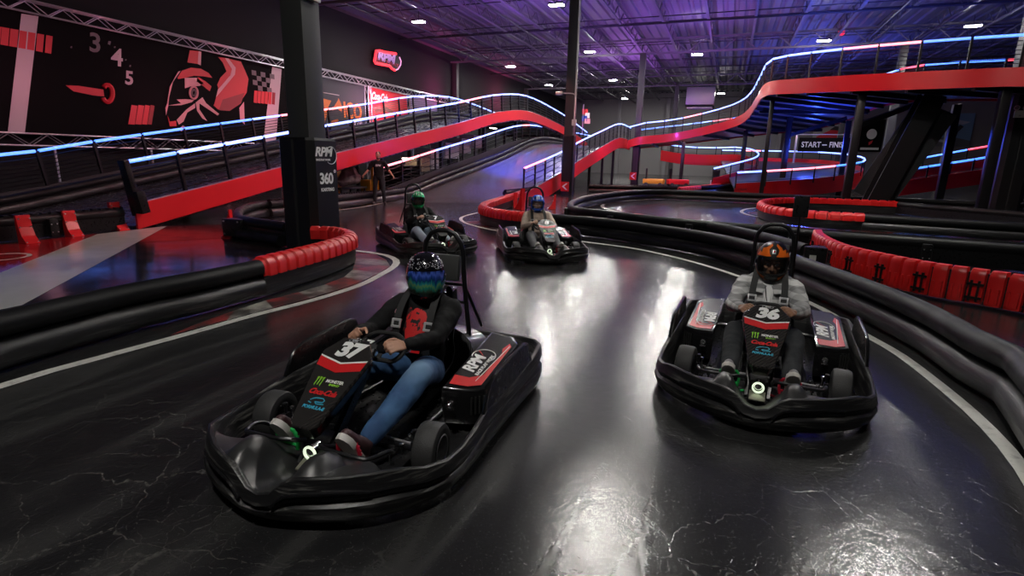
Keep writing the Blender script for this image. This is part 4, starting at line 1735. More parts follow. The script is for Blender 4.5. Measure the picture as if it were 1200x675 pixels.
wpoly('chin_flash', hz([(150, 510), (215, 440), (270, 400), (272, 430), (220, 460), (195, 520), (165, 540)]), M_PPINK, big, .018)
wpoly('chin_flash', hz([(275, 395), (320, 360), (345, 400), (430, 470), (420, 480), (330, 420), (300, 400), (300, 440), (350, 515), (320, 500), (285, 450)]), M_PPINK, big, .018)
wpoly('chin_red', hz([(90, 480), (105, 520), (145, 515), (150, 550), (105, 552)]), M_PRED, big, .018)
wpoly('chin_vent', hz([(165, 570), (190, 545), (215, 560), (210, 580), (180, 585)]), M_PPINK, big, .018)
ring = [wp(*hz([(262 + 26 * math.cos(2 * math.pi * k / 16), 330 + 40 * math.sin(2 * math.pi * k / 16))])[0]) + V((.022, 0, 0)) - big.location for k in range(16)]
MB().tube(ring, .05, 5, True).build('visor_hinge', M_PPINK, big)
MB().tube([p * 1 for p in [V((ring[0].x, sum(r.y for r in ring) / 16 + (r.y - sum(q.y for q in ring) / 16) * .5, sum(q.z for q in ring) / 16 + (r.z - sum(q.z for q in ring) / 16) * .5)) for r in ring]], .05, 5, True).build('visor_hinge', M_PGREY, big)
for r_ in range(4):
    for c_ in range(5):
        if (r_ + c_) % 2 == 0:
            x0, y0 = 645 + 30 * c_ + r_ * 4, 180 + 32 * r_ + c_ * 6
            if x0 < 770:
                wpoly('checker', hz([(x0, y0), (x0 + 30, y0 + 6), (x0 + 32, y0 + 38), (x0 + 2, y0 + 32)]), M_PGREY, big, .004)
wpoly('pink_leg', hz([(565, 430), (595, 390), (600, 540), (570, 510)]), M_PPINK, big, .004)

M_BAN2 = mat('slate_banner', (.022, .024, .034), .6)
M_ORANGE = mat('orange_print', (.72, .17, .02), .55)
zb_ = thing('wall_banner', 'dark banner with orange round emblem and orange letters on the left wall', 'banner', wp(400, 140))


def zz(pts):
    return [(360 + x * .1185, 80 + y * .1185) for x, y in pts]


wpoly('banner_cloth', zz([(75, 70), (565, 175), (575, 520), (575, 640), (90, 640)]), M_BAN2, zb_, -.02)
ov = []
for k in range(28):
    q = 2 * math.pi * k / 28
    ov.append((228 + 115 * math.cos(q), 410 + 160 * math.sin(q)))
wpoly('round_emblem', zz(ov), M_ORANGE, zb_, .0)
wpoly('emblem_stroke', zz([(158, 240), (312, 268), (300, 320), (225, 440), (190, 420), (238, 320), (160, 300)]), M_BAN2, zb_, .006)
wpoly('emblem_stroke', zz([(205, 425), (300, 400), (345, 440), (335, 550), (300, 500), (240, 520), (200, 640), (165, 560)]), M_BAN2, zb_, .006)
ol = [wp(*q) - zb_.location + V((.012, 0, 0)) for q in zz([(158, 240), (312, 268)])]
MB().tube(ol, .03, 5).build('emblem_edge', M_PINKW, zb_)
c = wp(*zz([(450, 430)])[0]) - zb_.location
text('lettering', 'ICO', 1.35, M_ORANGE, zb_, frame((.008, c.y, c.z), (0, 1, 0), (0, 0, 1)), bold=.05, sx=.82)
c = wp(*zz([(470, 540)])[0]) - zb_.location
text('lettering', 'new oil', .55, M_PINKW, zb_, frame((.008, c.y, c.z), (0, 1, 0), (0, 0, 1)), bold=.01)
ck = thing('wall_banner', 'bright red soft drink banner with white script on the left wall', 'banner', wp(450, 130))
wpoly('banner_cloth', zz([(605, 185), (985, 268), (995, 470), (1000, 560), (620, 560)]), mat('vivid_red_print', (.70, .012, .03), .55), ck, -.02)
c = wp(*zz([(715, 285)])[0]) - ck.location
text('lettering', 'Coca-Cola', .66, M_WHITE, ck, frame((.004, c.y, c.z), (0, 1, 0), (0, 0, 1)), shear=.4, bold=.03, spacing=.85, sx=.80)
wpoly('dark_wave', zz([(660, 405), (780, 380), (860, 430), (980, 400), (985, 425), (860, 470), (780, 420), (680, 440)]), M_PREDD, ck, .0)
lp = thing('wall_banner', 'pale lilac banner right of the red one on the left wall', 'banner', wp(490, 125))
wpoly('banner_cloth', [(480, 112), (512, 119), (512, 150), (481, 150)], mat('lilac_print', (.28, .22, .38), .6), lp, -.02)
for px in (429.5, 478.5):
    p = wp(px, 125)
    truss('upright silver truss between the wall banners ' + ('left' if px < 450 else 'right') + ' of the red banner', p.y, p.y + 6.45, 0.0, -23.72, .34, True)

# neon logo
ns = thing('neon_sign', 'red edged glowing logo sign high on the dark wall', 'neon sign', wp(453, 68))


def nz_(pts):
    return [(430 + x / 15, 45 + y / 15) for x, y in pts]


wpoly('sign_board', nz_([(165, 220), (320, 245), (520, 275), (585, 350), (600, 430), (560, 530), (490, 565), (440, 530), (400, 480), (150, 430), (135, 400)]), mat('sign_black', (.012, .004, .008), .4), ns, -.10, .08)
nr = [wp(*q) - ns.location for q in nz_([(510, 270), (320, 245), (165, 220), (135, 400), (155, 435), (400, 485), (440, 530), (490, 562)])]
MB().tube(smooth_path(nr, .4), .10, 6).build('red_neon', mat('neon_red', (.6, .05, .06), .4, emit=(1, .03, .05), es=1.6), ns)
nr = [wp(*q) - ns.location for q in nz_([(490, 562), (545, 540), (590, 470), (598, 400), (570, 330)])]
MB().tube(smooth_path(nr, .3), .05, 6).build('pink_neon', mat('neon_pink', (.7, .4, .6), .4, emit=(1, .42, .72), es=.7), ns)
c = wp(*nz_([(335, 338)])[0]) - ns.location
text('lettering', 'RPM', .86, mat('neon_lilac', (.6, .4, .7), .4, emit=(.55, .25, .75), es=.16), ns, frame((.02, c.y, c.z), (0, 1, 0), (0, 0, 1)), shear=.2, bold=.05, spacing=.9, sx=1.4)
c = wp(*nz_([(370, 432)])[0]) - ns.location
text('lettering', 'RACEWAY', .36, mat('dim_red_print', (.45, .03, .05), .5), ns, frame((.02, c.y, c.z), (0, 1, 0), (0, 0, 1)), bold=.01, sx=1.6)
# ================================================================== barriers in place
GB = 'track barriers'
A1 = path_xy([(0, 363), (60, 350), (153, 331), (230, 317.5), (300, 304)], extra_front=((-4.7, -3.5), (-4.95, -.6)))
barrier('track_barrier', 'black padded barrier along the left foreground, scuffed along its foot', A1, 1)
A2 = path_xy([(300, 304), (342, 294), (375, 286), (400, 278.6), (408.5, 274.5), (406, 270.8), (395, 268), (383, 266.8), (365, 266.5)], step=.12)
barrier('track_barrier', 'red capped barrier curving around the foot of the nearest column', A2, 1, caps=.185, posts=False)
Bp = path_xy([(352, 231.5), (332.5, 233), (307.5, 235), (290, 238), (278, 243.5), (277, 249), (283, 253), (298, 255.5), (317, 258), (334.5, 260.5)], step=.18)
bb = barrier('track_barrier', 'black rolled hairpin barrier behind the nearest column', Bp, -1, posts=False)
_n = normals2([p - bb.location for p in Bp], 1)
MB().loft(strip_prof([p - bb.location for p in Bp], _n, roll_prof(.11, .13, .10)), True).build('back_roll', M_BARRIER_TOP, bb)
e_ = az(268, 268, .2) - bb.location
blk = MB().box((e_.x + .25, e_.y - .05, .25), (.5, .22, .36), None, .02).build('anchor_block', M_BLACK, bb)
bo = MB()
for dx in (.06, .44):
    for dz in (.12, .38):
        bo.box((e_.x + dx, e_.y - .17, dz), (.03, .02, .03))
bo.build('bolt_heads', M_ALU, blk)

# profile of the two ramps (distance along the hall, height)
LR_TOP = [(8.7, .55), (11, .95), (13.3, 1.36), (15, 1.66), (20, 2.52), (25.5, 3.46), (27.5, 3.86), (30, 4.30), (32.9, 4.66), (35, 4.80), (37.5, 4.76), (41, 4.55), (45, 4.22), (52, 3.4)]
CR_TOP = [(23.0, .30), (26, .70), (29.5, 1.22), (32.5, 1.77), (38, 2.62), (43.3, 3.42), (46, 3.60), (50, 3.55)]
CR_L = [(17.6, -.03), (20.4, .10), (22.2, .40), (30.4, 1.66), (34.6, 2.48), (37, 2.80), (40, 2.92), (50, 2.9)]


def interp(tab, v):
    if v <= tab[0][0]:
        return tab[0][1]
    for (a, x), (b, y) in zip(tab, tab[1:]):
        if v <= b:
            return x + (y - x) * (v - a) / (b - a)
    return tab[-1][1]


# left-hand barrier of the middle ramp, starting on the flat
Cp = [V((-11.9, 12.0, 0)), V((-12.0, 14.2, 0)), V((-12.25, 16.5, 0)), V((-12.4, 18.2, 0))] + [V((-12.45, v, interp(CR_L, v) - .02)) for v in (20.4, 22.2, 25, 28, 30.4, 34.6, 37, 40, 46)]
Cp = smooth_path(Cp, .5)
barrier('track_barrier', 'long black ridged barrier climbing the left edge of the middle ramp', Cp, 1, toothed=True, posts=False)
Dp = path_xy([(612, 223.5), (598, 228), (583, 232.5), (570, 236.5), (566.5, 240.5), (572, 243.3), (580, 245), (597, 247.8), (614, 249.2), (642, 250.2)], step=.14)
barrier('track_barrier', 'red capped barrier nose at the foot of the middle ramp behind the blue helmet', Dp, 1, caps=.17, posts=False)
Rp = [V((-8.55, v, max(0, interp(CR_TOP, v) - .72))) for v in (21.5, 24, 26.5, 29.5, 32.5, 38, 43.3, 46)]
barrier('track_barrier', 'black ridged barrier inside the right rail of the middle ramp', smooth_path(Rp, .5), -1, toothed=True, posts=False)
Ep = path_xy([(642, 250.2), (700, 254.5), (768, 262.7), (830, 271.7), (880, 282.2), (932.7, 297.8), (1024.5, 329), (1102, 360), (1149, 385), (1200, 407)], extra_back=((1.75, 2.4), (1.6, .2), (1.2, -2.5)))
barrier('track_barrier', 'long black padded barrier sweeping past kart 36 to the lower right corner', Ep, 1)
Fp = path_xy([(1280, 293), (1200, 287), (1087, 279), (965, 270.5), (906.7, 264.4), (832, 259), (781, 254.5), (706.7, 246.4), (677, 242.6), (667.5, 238.5), (673, 233), (693, 227.7), (733, 223.2), (773, 222), (827, 223.6), (891, 226.3), (960, 229), (1060, 232), (1200, 238)])
barrier('track_barrier', 'black rolled barrier looping round the glossy blue bend in the middle', Fp, 1)
Hp = path_xy([(834, 259.8), (870, 266.2), (910, 275.2), (948, 285.8)])
hb = barrier('track_barrier', 'short black barrier roll between the long barrier and the red panels', Hp, 1, posts=False)
q = Hp[-1] - hb.location
MB().box((q.x + .1, q.y - .02, .25), (.34, .30, .40), None, .03).build('end_block', M_BLACK, hb)
MB().box((q.x + .06, q.y - .18, .27), (.10, .01, .10)).build('inspection_plate', M_WHITE_PLASTIC, hb)

# barrier seen from behind: red moulded panels
Ip = path_xy([(955.5, 269), (958.5, 274), (971.6, 281.5), (993, 289), (1024, 296), (1062, 303.5), (1099, 310), (1149, 316.5), (1200, 324), (1260, 333)], step=.12)
base = Ip[len(Ip) // 2].copy()
ib = thing('track_barrier', 'barrier of upright red moulded panels seen from behind on the right', 'barrier', base)
q = resample([p - base for p in Ip], .205)
for i, (a, b) in enumerate(zip(q, q[1:])):
    t = (b - a).normalized()
    n = V((t.y, -t.x, 0))
    rot = Matrix((t, n, V((0, 0, 1)))).transposed()
    w = (b - a).length
    c = (a + b) / 2
    mb = MB()
    ring = lambda k, z, off: [c + rot @ V((x * w * k, y + off, z)) for x, y in ((-.48, -.02), (-.40, .045), (-.1, .06), (.1, .06), (.40, .045), (.48, -.02), (.45, -.07), (-.45, -.07))]
    mb.loft([ring(.96, .04, 0), ring(1, .08, 0), ring(1, .40, 0), ring(.98, .455, -.01), ring(.88, .49, -.04)], True)
    for xx in (-.22, .22):
        mb.box(c + rot @ V((xx * w, .055, .17)), (w * .16, .05, .20), rot, .012)
    p_ = mb.build('red_panel', M_RED_CAP, ib)
    if i % 3 == 1:
        cl = MB()
        cl.box(c + rot @ V((0, .085, .30)), (w * .9, .02, .03), rot)
        cl.box(c + rot @ V((0, .085, .12)), (w * .9, .02, .03), rot)
        for xx in (-.2, .2):
            cl.box(c + rot @ V((xx * w, .085, .21)), (.025, .025, .28), rot)
        cl.build('clamp', M_BLACK, p_)
MB().loft(strip_prof([p - base for p in Ip], normals2(Ip, -1), [(.0, .03), (.13, .03), (.14, .44), (.0, .44)]), True).build('track_face', M_BARRIER, ib)
Jp = path_xy([(1052, 236.2), (980, 233.2), (930, 232), (902, 233.2), (892.5, 236.2), (899, 240.4), (915, 243.6), (940, 246.4), (975, 248.9), (1012, 250.5)], step=.25)
barrier('track_barrier', 'red capped barrier tongue in the middle distance under the high bridge', Jp, 1, caps=.30, posts=False)
Kp = path_xy([(1012, 250.5), (1100, 255.5), (1200, 261), (1280, 265)])
barrier('track_barrier', 'straight black barrier running right from the red capped tongue', Kp, 1)
Mp = path_xy([(1052, 236.2), (1100, 240.5), (1200, 248), (1270, 253)])
barrier('track_barrier', 'black barrier behind the straight one on the far right', Mp, -1, posts=False)
Np = path_xy([(690, 216), (760, 217.5), (830, 217.5), (860, 215)], z=.48)
barrier('track_barrier', 'distant black ridged barrier behind the blue bend', Np, 1, toothed=True, posts=False)
Op = path_xy([(796, 217.0), (820, 215.2), (845, 212.8), (868, 209.6)], z=.6)
barrier('track_barrier', 'distant red capped barrier beneath the curved light rails', Op, 1, caps=.45, posts=False)
# lane left of the left ramp
Qp = [V((-12.7, v, 0)) for v in (-2, 2, 5, 8.5)]
barrier('track_barrier', 'black ridged barrier with red feet before the left ramp', smooth_path(Qp, .5), -1, toothed=True, bracket_step=1.5)
Sp = [V((-17.5, v, max(0, interp(LR_TOP, v) - .5) if v > 8 else 0)) for v in (-2, 3, 7.5, 8.7, 13.3, 20, 25.5, 30, 33, 37.5, 45)]
barrier('track_barrier', 'black rolled barrier along the far side of the left ramp', smooth_path(Sp, .6), 1, posts=False)

wedge_bracket((30, 284), 'leftmost of the red steel feet behind the left lane barrier', 0, 1.0, R(-5), .22)
wedge_bracket((83, 276), 'middle one of three red steel feet behind the left lane barrier', 0, 1.0, R(-5), .22)
wedge_bracket((136, 268.5), 'red steel foot nearest to the start of the left ramp', 0, 1.18, R(-5), .22)
wedge_bracket((271, 280), 'small red foot holding the hairpin barrier end left of the column', 0, .85, R(180), .06)
wedge_bracket((271, 257), 'tiny red foot behind the hairpin barrier bend', 0, .5, R(180), .10)
wedge_bracket((613, 246), 'tall red foot behind the capped nose right beside the blue helmet', 0, 1.45, R(150), .14)
wedge_bracket((604, 243), 'red foot in the middle of the capped nose', 0, 1.05, R(120), .14)
wedge_bracket((594, 240), 'red foot at the left end inside the capped nose', 0, .8, R(120), .14)
wedge_bracket((651, 245), 'red foot behind the long barrier right of the blue helmet', 0, 1.0, R(200), .14)
for px, lab in (((664, 253.5), 'first'), ((727, 261), 'second')):
    wedge_bracket((px[0] + 20, px[1] + 3), 'low red foot on top of the gap behind the long barrier, %s from the left' % lab, 0, .62, R(60), .30)

# ================================================================== left ramp
lr = thing('kart_ramp', 'long left ramp with red side board and double blue light rails', 'ramp', (-15.2, 8.7, 0))


def rel(root, pts):
    return [p - root.location for p in pts]


ft = rel(lr, prof_path(-12.6, LR_TOP))
bk = rel(lr, prof_path(-18.0, [(-4, .40), (4, .42), (8.7, .55)] + LR_TOP[1:]))
board(lr, ft, .56, M_RED_BOARD, .06, 1)
board(lr, bk, .56, M_DARK, .06, 1)
deck_between(lr, [p - V((.1, 0, .50)) for p in ft], [p - V((-.1, 0, .50)) for p in rel(lr, prof_path(-18.0, LR_TOP))], .14, M_DECK_DARK)
MB().tube([p + V((.03, 0, .015)) for p in ft], .018, 5).build('board_edge', M_ALU, lr)


def lr_front(i, n):
    return LED_PINK if i in (12, 13) else (LED_BLUE if i < 1 else LED_ICE)


def lr_back(i, n):
    return LED_PINK if i in (15, 16, 17) else (LED_BLUE if i < 14 else LED_ICE)


rail(lr, ft, .93, 1.4, lr_front, 5, .042, V((0, -.16, 0)), pw=.075)
rail(lr, bk, .93, 1.55, lr_back, 7, .042, V((0, -.16, 0)), pw=.075)
ep = MB()
ep.box(rel(lr, [V((-12.5, 8.62, 1.03))])[0], (.22, .14, 1.05), Matrix.Rotation(R(10), 3, 'X'), .03)
ep.box(rel(lr, [V((-12.4, 8.72, .62))])[0], (.26, .20, .52), Matrix.Rotation(R(10), 3, 'X'), .03)
ep.build('end_pad', M_BLACK, lr)
for v in (14, 19, 24, 29, 34, 39, 44):
    zt_ = interp(LR_TOP, v) - .6
    for u in (-12.9, -17.7):
        MB().beam(V((u, v, .0)) - lr.location, V((u, v, zt_)) - lr.location, .16, .16).build('support_post', M_STEEL_BLK, lr)
    MB().beam(V((-12.8, v, zt_ - .05)) - lr.location, V((-17.8, v, zt_ - .05)) - lr.location, .12, .18).build('cross_beam', M_STEEL_BLK, lr)

# ================================================================== middle ramp
cr = thing('kart_ramp', 'middle ramp with polished blue deck rising between two light rails', 'ramp', (-10.5, 22, 0))
M_DECK_GLOSS = mat('polished_ramp_deck', (.075, .075, .085), .20, bscale=.6, var=.07)
rt = rel(cr, prof_path(-8.3, CR_TOP))
dl = rel(cr, prof_path(-12.45, CR_L))
dr = rel(cr, prof_path(-8.45, [(20.5, -.03), (23, .02), (26.4, .10), (29.7, .58), (32.7, 1.1), (38, 1.98), (43.3, 2.8), (46, 2.92), (50, 2.9)]))
deck_between(cr, [p + V((0, 0, .012)) for p in dl], [p + V((0, 0, .012)) for p in dr], .05, M_DECK_GLOSS)
board(cr, rt, .78, M_RED_BOARD, .06, 1)
MB().tube([p + V((.03, 0, .015)) for p in rt], .02, 5).build('board_edge', M_ALU, cr)
rail(cr, rt, 1.08, 1.5, lambda i, n: LED_PINK if i in (0, 1) else LED_ICE, 4, .045, pw=.07)
lrail = rel(cr, prof_path(-12.8, [(18.9, .40), (19.9, .55), (22.2, .95), (24.3, 1.31), (27.6, 1.84), (30.3, 2.31), (33.1, 2.78), (36.2, 3.08), (40, 3.16), (46, 3.2), (54, 3.2)]))
rail(cr, lrail, .93, 1.5, lambda i, n: LED_PINK if i in (0, 1, 2, 11) else LED_ICE, 4, .045, pw=.07)
board(cr, [p + V((0, 0, .05)) for p in lrail], .5, M_DARK, .05, 1, 'kick_board')
for v in (33, 37, 41, 45):
    for u in (-8.7, -12.2):
        MB().beam(V((u, v, 0)) - cr.location, V((u, v, interp(CR_L, v) - .1 if u < -10 else interp(CR_TOP, v) - .85)) - cr.location, .16, .16).build('support_post', M_STEEL_BLK, cr)

# ================================================================== high bridge
br = thing('kart_bridge', 'high red sided bridge curving overhead on the right with blue light rail', 'bridge', (4, 32, 0))
BP = [(736, 164.5, 44.5), (748, 160.5, 44), (790, 156, 43.5), (840, 145, 41.5), (866, 136.5, 38.5), (879, 127, 35), (888, 113, 31), (900, 97, 26.8), (935, 92.5, 24.3), (1000, 88, 22), (1060, 85, 20.5), (1120, 82, 19.5), (1177, 79.5, 18.9), (1260, 77, 17.6), (1340, 74, 16.6)]
bn = smooth_path([ad(*q) for q in BP], .5)
bo_ = smooth_path([V(q) for q in ((-8.0, 51.5, 3.5), (-3, 51.8, 4.1), (2, 50.5, 4.7), (5.5, 47.5, 5.0), (6.8, 43, 5.25), (7.0, 36.5, 5.45), (7.7, 33.4, 5.5), (9.2, 31.3, 5.35), (12, 30, 5.2), (18, 28, 5.1))], .5)
bn, bo_ = rel(br, bn), rel(br, bo_)
board(br, bn, .62, M_RED_BOARD, .06, 1)
board(br, bo_, .62, M_RED_BOARD, .06, -1)
deck_between(br, [p - V((0, 0, .35)) for p in bn], [p - V((0, 0, .35)) for p in bo_], .18, mat('deck_underside', (.16, .16, .18), .35, bump=.1, bscale=3))
q1, q2 = resample(bn, 2.0), resample(bo_, 2.0)
n_ = min(len(q1), len(q2))
for k in range(1, n_ - 1):
    a, b = q1[round(k * (len(q1) - 1) / (n_ - 1))], q2[round(k * (len(q2) - 1) / (n_ - 1))]
    MB().beam(a - V((0, 0, .62)), b - V((0, 0, .62)), .12, .2).build('cross_beam', M_STEEL_BLK, br)


def br_led(i, n):
    return LED_PINK if i in (3, 19, 20) else (LED_BLUE if i > 20 else LED_ICE)


rail(br, bn, 1.03, 1.45, br_led, 6, .045, pw=.07)
rail(br, bo_, 1.03, 1.6, lambda i, n: LED_RED if i in (4, 18, 21) else LED_BLUE, 6, .045, pw=.07)
for u, v, z, w in ((3.3, 40.2, 4.75, .34), (4.75, 27.05, 4.65, .30), (.9, 45.5, 4.2, .3), (1.7, 31.6, 4.9, .2), (8.8, 25.2, 4.5, .3), (6.8, 41.5, 4.6, .3), (-3.5, 46.6, 3.4, .26), (9.3, 31.4, 4.6, .3)):
    MB().box(V((u, v, z / 2)) - br.location, (w, w, z), None, .02).build('support_post', M_STEEL_BLK, br)
for a, b in (((3.3, 40.2, 3.6), (6.5, 40.6, 4.7)), ((.9, 45.5, 4.2), (6, 46.5, 4.3)), ((1.3, 36, 4.75), (6.9, 37, 4.75)), ((4.75, 27.05, 3.4), (7.6, 30.5, 4.6))):
    MB().beam(V(a) - br.location, V(b) - br.location, .16, .22).build('brace', M_STEEL_BLK, br)

# dark stair against the bridge
st0, st1 = av(1022, 232, 27.6), av(1092, 112, 27.6)
stt = thing('stair', 'dark steep service stair leading up to the high bridge', 'stair', (st0.x, 27.6, 0))
for dv in (-.5, .5):
    MB().beam(V((0, dv, .0)), V((st1.x - st0.x, dv, st1.z)), .10, .75).build('stringer', M_STEEL_BLK, stt)
    MB().beam(V((0, dv, .9)), V((st1.x - st0.x, dv, st1.z + .9)), .05, .05).build('handrail', M_STEEL_BLK, stt)
for k in range(14):
    f = (k + .5) / 14
    MB().box(V(((st1.x - st0.x) * f, 0, st1.z * f)), (.26, 1.0, .05)).build('tread', M_STEEL_BLK, stt)
MB().box(V(((st1.x - st0.x) * .5 + .25, .55, st1.z * .5 + .0)), (1.6, .04, 4.2), Matrix.Rotation(R(25), 3, 'Y')).build('side_panel', M_DARK, stt)


# ================================================================== lower curves behind
def curve_track(label, pts, hh, bh, tubes, m=M_RED_BOARD, side=1, step=1.7, bars=2):
    P = smooth_path([ad(*q) for q in pts], .6)
    root = thing('raised_curve', label, 'track', (P[0].x, P[0].y, 0))
    P = rel(root, P)
    board(root, P, bh, m, .06, side)
    rail(root, P, hh, step, tubes, bars, .05, pw=.07)
    return root, P


c1, P = curve_track('raised red sided curve with white blue light rail beneath the high bridge', [(775, 176, 52), (800, 180, 51), (835, 181.5, 50), (862, 181, 49), (880, 184, 46), (888, 190, 42), (882, 196, 39), (862, 202, 37), (835, 209, 36)], .62, .95, lambda i, n: LED_ICE)
MB().loft([[p, p + V((-.2, 2.6, 0)), p + V((-.2, 2.6, -.12)), p - V((0, 0, .12))] for p in [q - V((0, 0, .5)) for q in P]], True).build('deck', M_DECK_DARK, c1)
c2, P = curve_track('long raised loop with red board and light rail behind the bridge posts', [(845, 184, 50), (900, 185, 49), (950, 186.5, 47), (985, 189.5, 43), (1005, 193.5, 39), (1012, 198, 36), (1003, 203, 33.5), (960, 208.5, 32), (900, 213, 31), (862, 215, 31)], .60, .95, lambda i, n: LED_PINK if i in (1, 16) or i >= n - 4 and i < n - 1 else (LED_BLUE if i > 12 and i < n - 4 else LED_ICE))
dk = [P[k] for k in range(len(P))]
h_ = len(dk) // 2
deck_between(c2, [p - V((0, 0, .30)) for p in dk[:h_]], [p - V((0, 0, .30)) for p in dk[h_:][::-1]], .12, mat('blue_grey_deck', (.05, .055, .07), .3))
c3, P = curve_track('right hand ramp with red board and dashed blue light rail beyond the stair', [(1034, 216, 31), (1070, 210.5, 30.5), (1100, 206, 30), (1140, 200, 29.5), (1200, 190, 29), (1280, 177, 28)], .60, .80, lambda i, n: LED_RED if i in (6,) else LED_BLUE, step=1.05)
c4, P = curve_track('rear light rail of the right hand ramp, in front of the murals', [(1034, 206, 34), (1070, 198.5, 34), (1100, 193, 34), (1150, 184, 33.5), (1200, 176, 33), (1280, 163, 32)], .60, .70, lambda i, n: LED_RED if i in (4, 5) else LED_BLUE, step=1.3)

# ================================================================== painted floor
M_LINE = worn('white_line_paint', (.50, .50, .47), (.14, .14, .13), (9, 9, 9), .75, .42, .1)


def floor_strip(pts, w, m, z=.004, name='floor_marking', offs=0):
    pts = smooth_path([V((p.x, p.y, 0)) for p in pts], .25)
    nrm = normals2(pts, 1)
    o = MB().loft([[p - n * (w / 2), p + n * (w / 2)] for p, n in zip(pts, nrm)], False, False, False).build(name, m, None, False)
    o.location.z = z
    return struct(o)


def fl(px):
    return [az(a, b, 0) for a, b in px]


floor_strip([V((-4.55, -2.0, 0)), V((-4.82, .6, 0))] + fl([(0, 453), (100, 424), (200, 397), (300, 369), (366, 352), (420, 335), (448, 321), (462, 312), (464, 305), (452, 299), (432, 295.5), (405, 293)]), .115, M_LINE)
floor_strip(fl([(575, 246.5), (555, 250.5), (541, 255), (543, 260), (560, 265.8), (590, 271.5), (640, 278), (680, 282.8), (746.7, 292), (810.7, 306.7), (869, 325), (946.7, 354), (1009, 389.6), (1074, 430), (1200, 552)]) + [V((1.25, 1.4, 0)), V((.9, -1, 0))], .10, M_LINE)
floor_strip(fl([(360, 250), (380, 248), (430, 241.7), (473, 231.5), (497, 224)]), .10, M_LINE)
floor_strip(fl([(735, 251), (712, 245), (706, 241), (716, 237), (740, 234.8), (780, 233.2), (830, 233), (885, 235)]), .14, M_LINE)
floor_strip(fl([(905, 242.5), (878, 244.5), (869, 247.5), (874, 251), (890, 254.3), (915, 257), (960, 260.5), (1020, 264), (1100, 268.5), (1200, 274)]), .12, M_LINE)


def floor_poly(px, m, z=.003):
    o = MB().add([az(a, b, 0) for a, b in px], [tuple(range(len(px)))]).build('floor_marking', m, None, False)
    o.location.z = z
    return struct(o)


M_REDP_ = mat('red_floor_paint', (.30, .010, .014), .16, bump=.05, bscale=3, var=.05)
M_WHTP_ = mat('pale_floor_paint', (.42, .42, .40), .20, bump=.05, bscale=3, var=.05)
M_MARP_ = mat('maroon_floor_paint', (.075, .012, .014), .18, bump=.05, bscale=3, var=.05)
M_BLKP_ = mat('sealed_dark_floor', (.016, .016, .018), .13, bump=.05, bscale=2, var=.04)
# sealed smooth floor inside the island
isl = [V((-5.3, 1.0, 0)), V((-12.5, 1.0, 0)), V((-12.5, 12.6, 0)), V((-9.6, 12.6, 0)), V((-7.6, 9.6, 0)), V((-6.2, 7.8, 0)), V((-5.6, 5.0, 0)), V((-5.35, 3.2, 0))]
o = MB().add(isl, [tuple(range(len(isl)))]).build('floor_marking', M_BLKP_, None, False)
o.location.z = .002
struct(o)
floor_poly([(-60, 318), (-60, 290), (0, 287), (114, 274), (112, 276), (0, 320)], M_REDP_, .004)
floor_poly([(0, 320), (114, 274.5), (196, 265), (26, 358), (-12, 366)], M_WHTP_, .005)
floor_poly([(196, 265), (258, 263.5), (264, 279), (160, 285)], M_MARP_, .004)
# little ring mark on the red paint
cc = az(2, 301.5, 0)
floor_strip([cc + V((.35 * math.cos(R(q)), .35 * math.sin(R(q)), 0)) for q in range(0, 361, 20)], .07, M_LINE, .007)
# worn kerb blocks between the capped barriers and the white line
M_KR = worn('worn_red_kerb', (.34, .03, .03), (.022, .020, .020), (2.2, 2.2, 2.2), .97, .30, .1, (.36, .56))
M_KW = worn('worn_white_kerb', (.40, .38, .34), (.022, .020, .020), (2.6, 2.6, 2.6), .97, .30, .1, (.36, .58))


def kerb(inner, outer, n, first=0):
    a = resample(fl(inner), 10)
    A = smooth_path(fl(inner), .1)
    B = smooth_path(fl(outer), .1)

    def pick(P, f):
        i = f * (len(P) - 1)
        k = min(len(P) - 2, int(i))
        return P[k].lerp(P[k + 1], i - k)
    for k in range(n):
        f0, f1 = k / n, (k + 1) / n
        o = MB().add([pick(A, f0), pick(A, f1), pick(B, f1), pick(B, f0)], [(0, 1, 2, 3)]).build('floor_marking', M_KR if (k + first) % 2 == 0 else M_KW, None, False)
        o.location.z = .003
        struct(o)


kerb([(230, 380), (305, 354), (360, 340), (405, 324), (415, 312), (414, 303), (405, 297)], [(200, 393), (300, 366), (366, 349), (418, 332), (446, 319), (458, 309), (440, 298)], 9)
kerb([(566, 259), (590, 266.5), (625, 270)], [(545, 259.5), (575, 268), (625, 275)], 6)
kerb([(892, 248), (905, 252), (940, 256.5), (1000, 260), (1060, 264)], [(876, 249), (890, 253), (935, 258.5), (1000, 262.3), (1060, 265.8)], 8)
# ================================================================== under the left ramp
M_CARD = mat('cardboard', (.42, .30, .19), .8)
M_WHITEBOX = mat('white_carton', (.55, .54, .53), .7)
M_YELLOW = mat('yellow_paint', (.62, .36, .02), .45)


def carton(px0, px1, u, label, m, dep=.6, name='storage_box'):
    """box whose visible face spans two picture corners on the plane x = u"""
    a, b = au(*px0, u), au(*px1, u)
    w, h = abs(b.y - a.y), abs(a.z - b.z)
    root = thing(name, label, 'box', (u - dep / 2, (a.y + b.y) / 2, min(a.z, b.z)), 0, 'boxes stored under the left ramp')
    MB().box((0, 0, h / 2), (dep, w, h), None, .02).build('carton', m, root)
    t = MB()
    t.box((0, 0, h + .002), (dep * 1.0, .06, .006))
    t.box((dep / 2 + .002, 0, h * .85), (.006, .06, h * .3))
    t.build('packing_tape', mat('tape', (.5, .42, .3), .3), root)
    return root


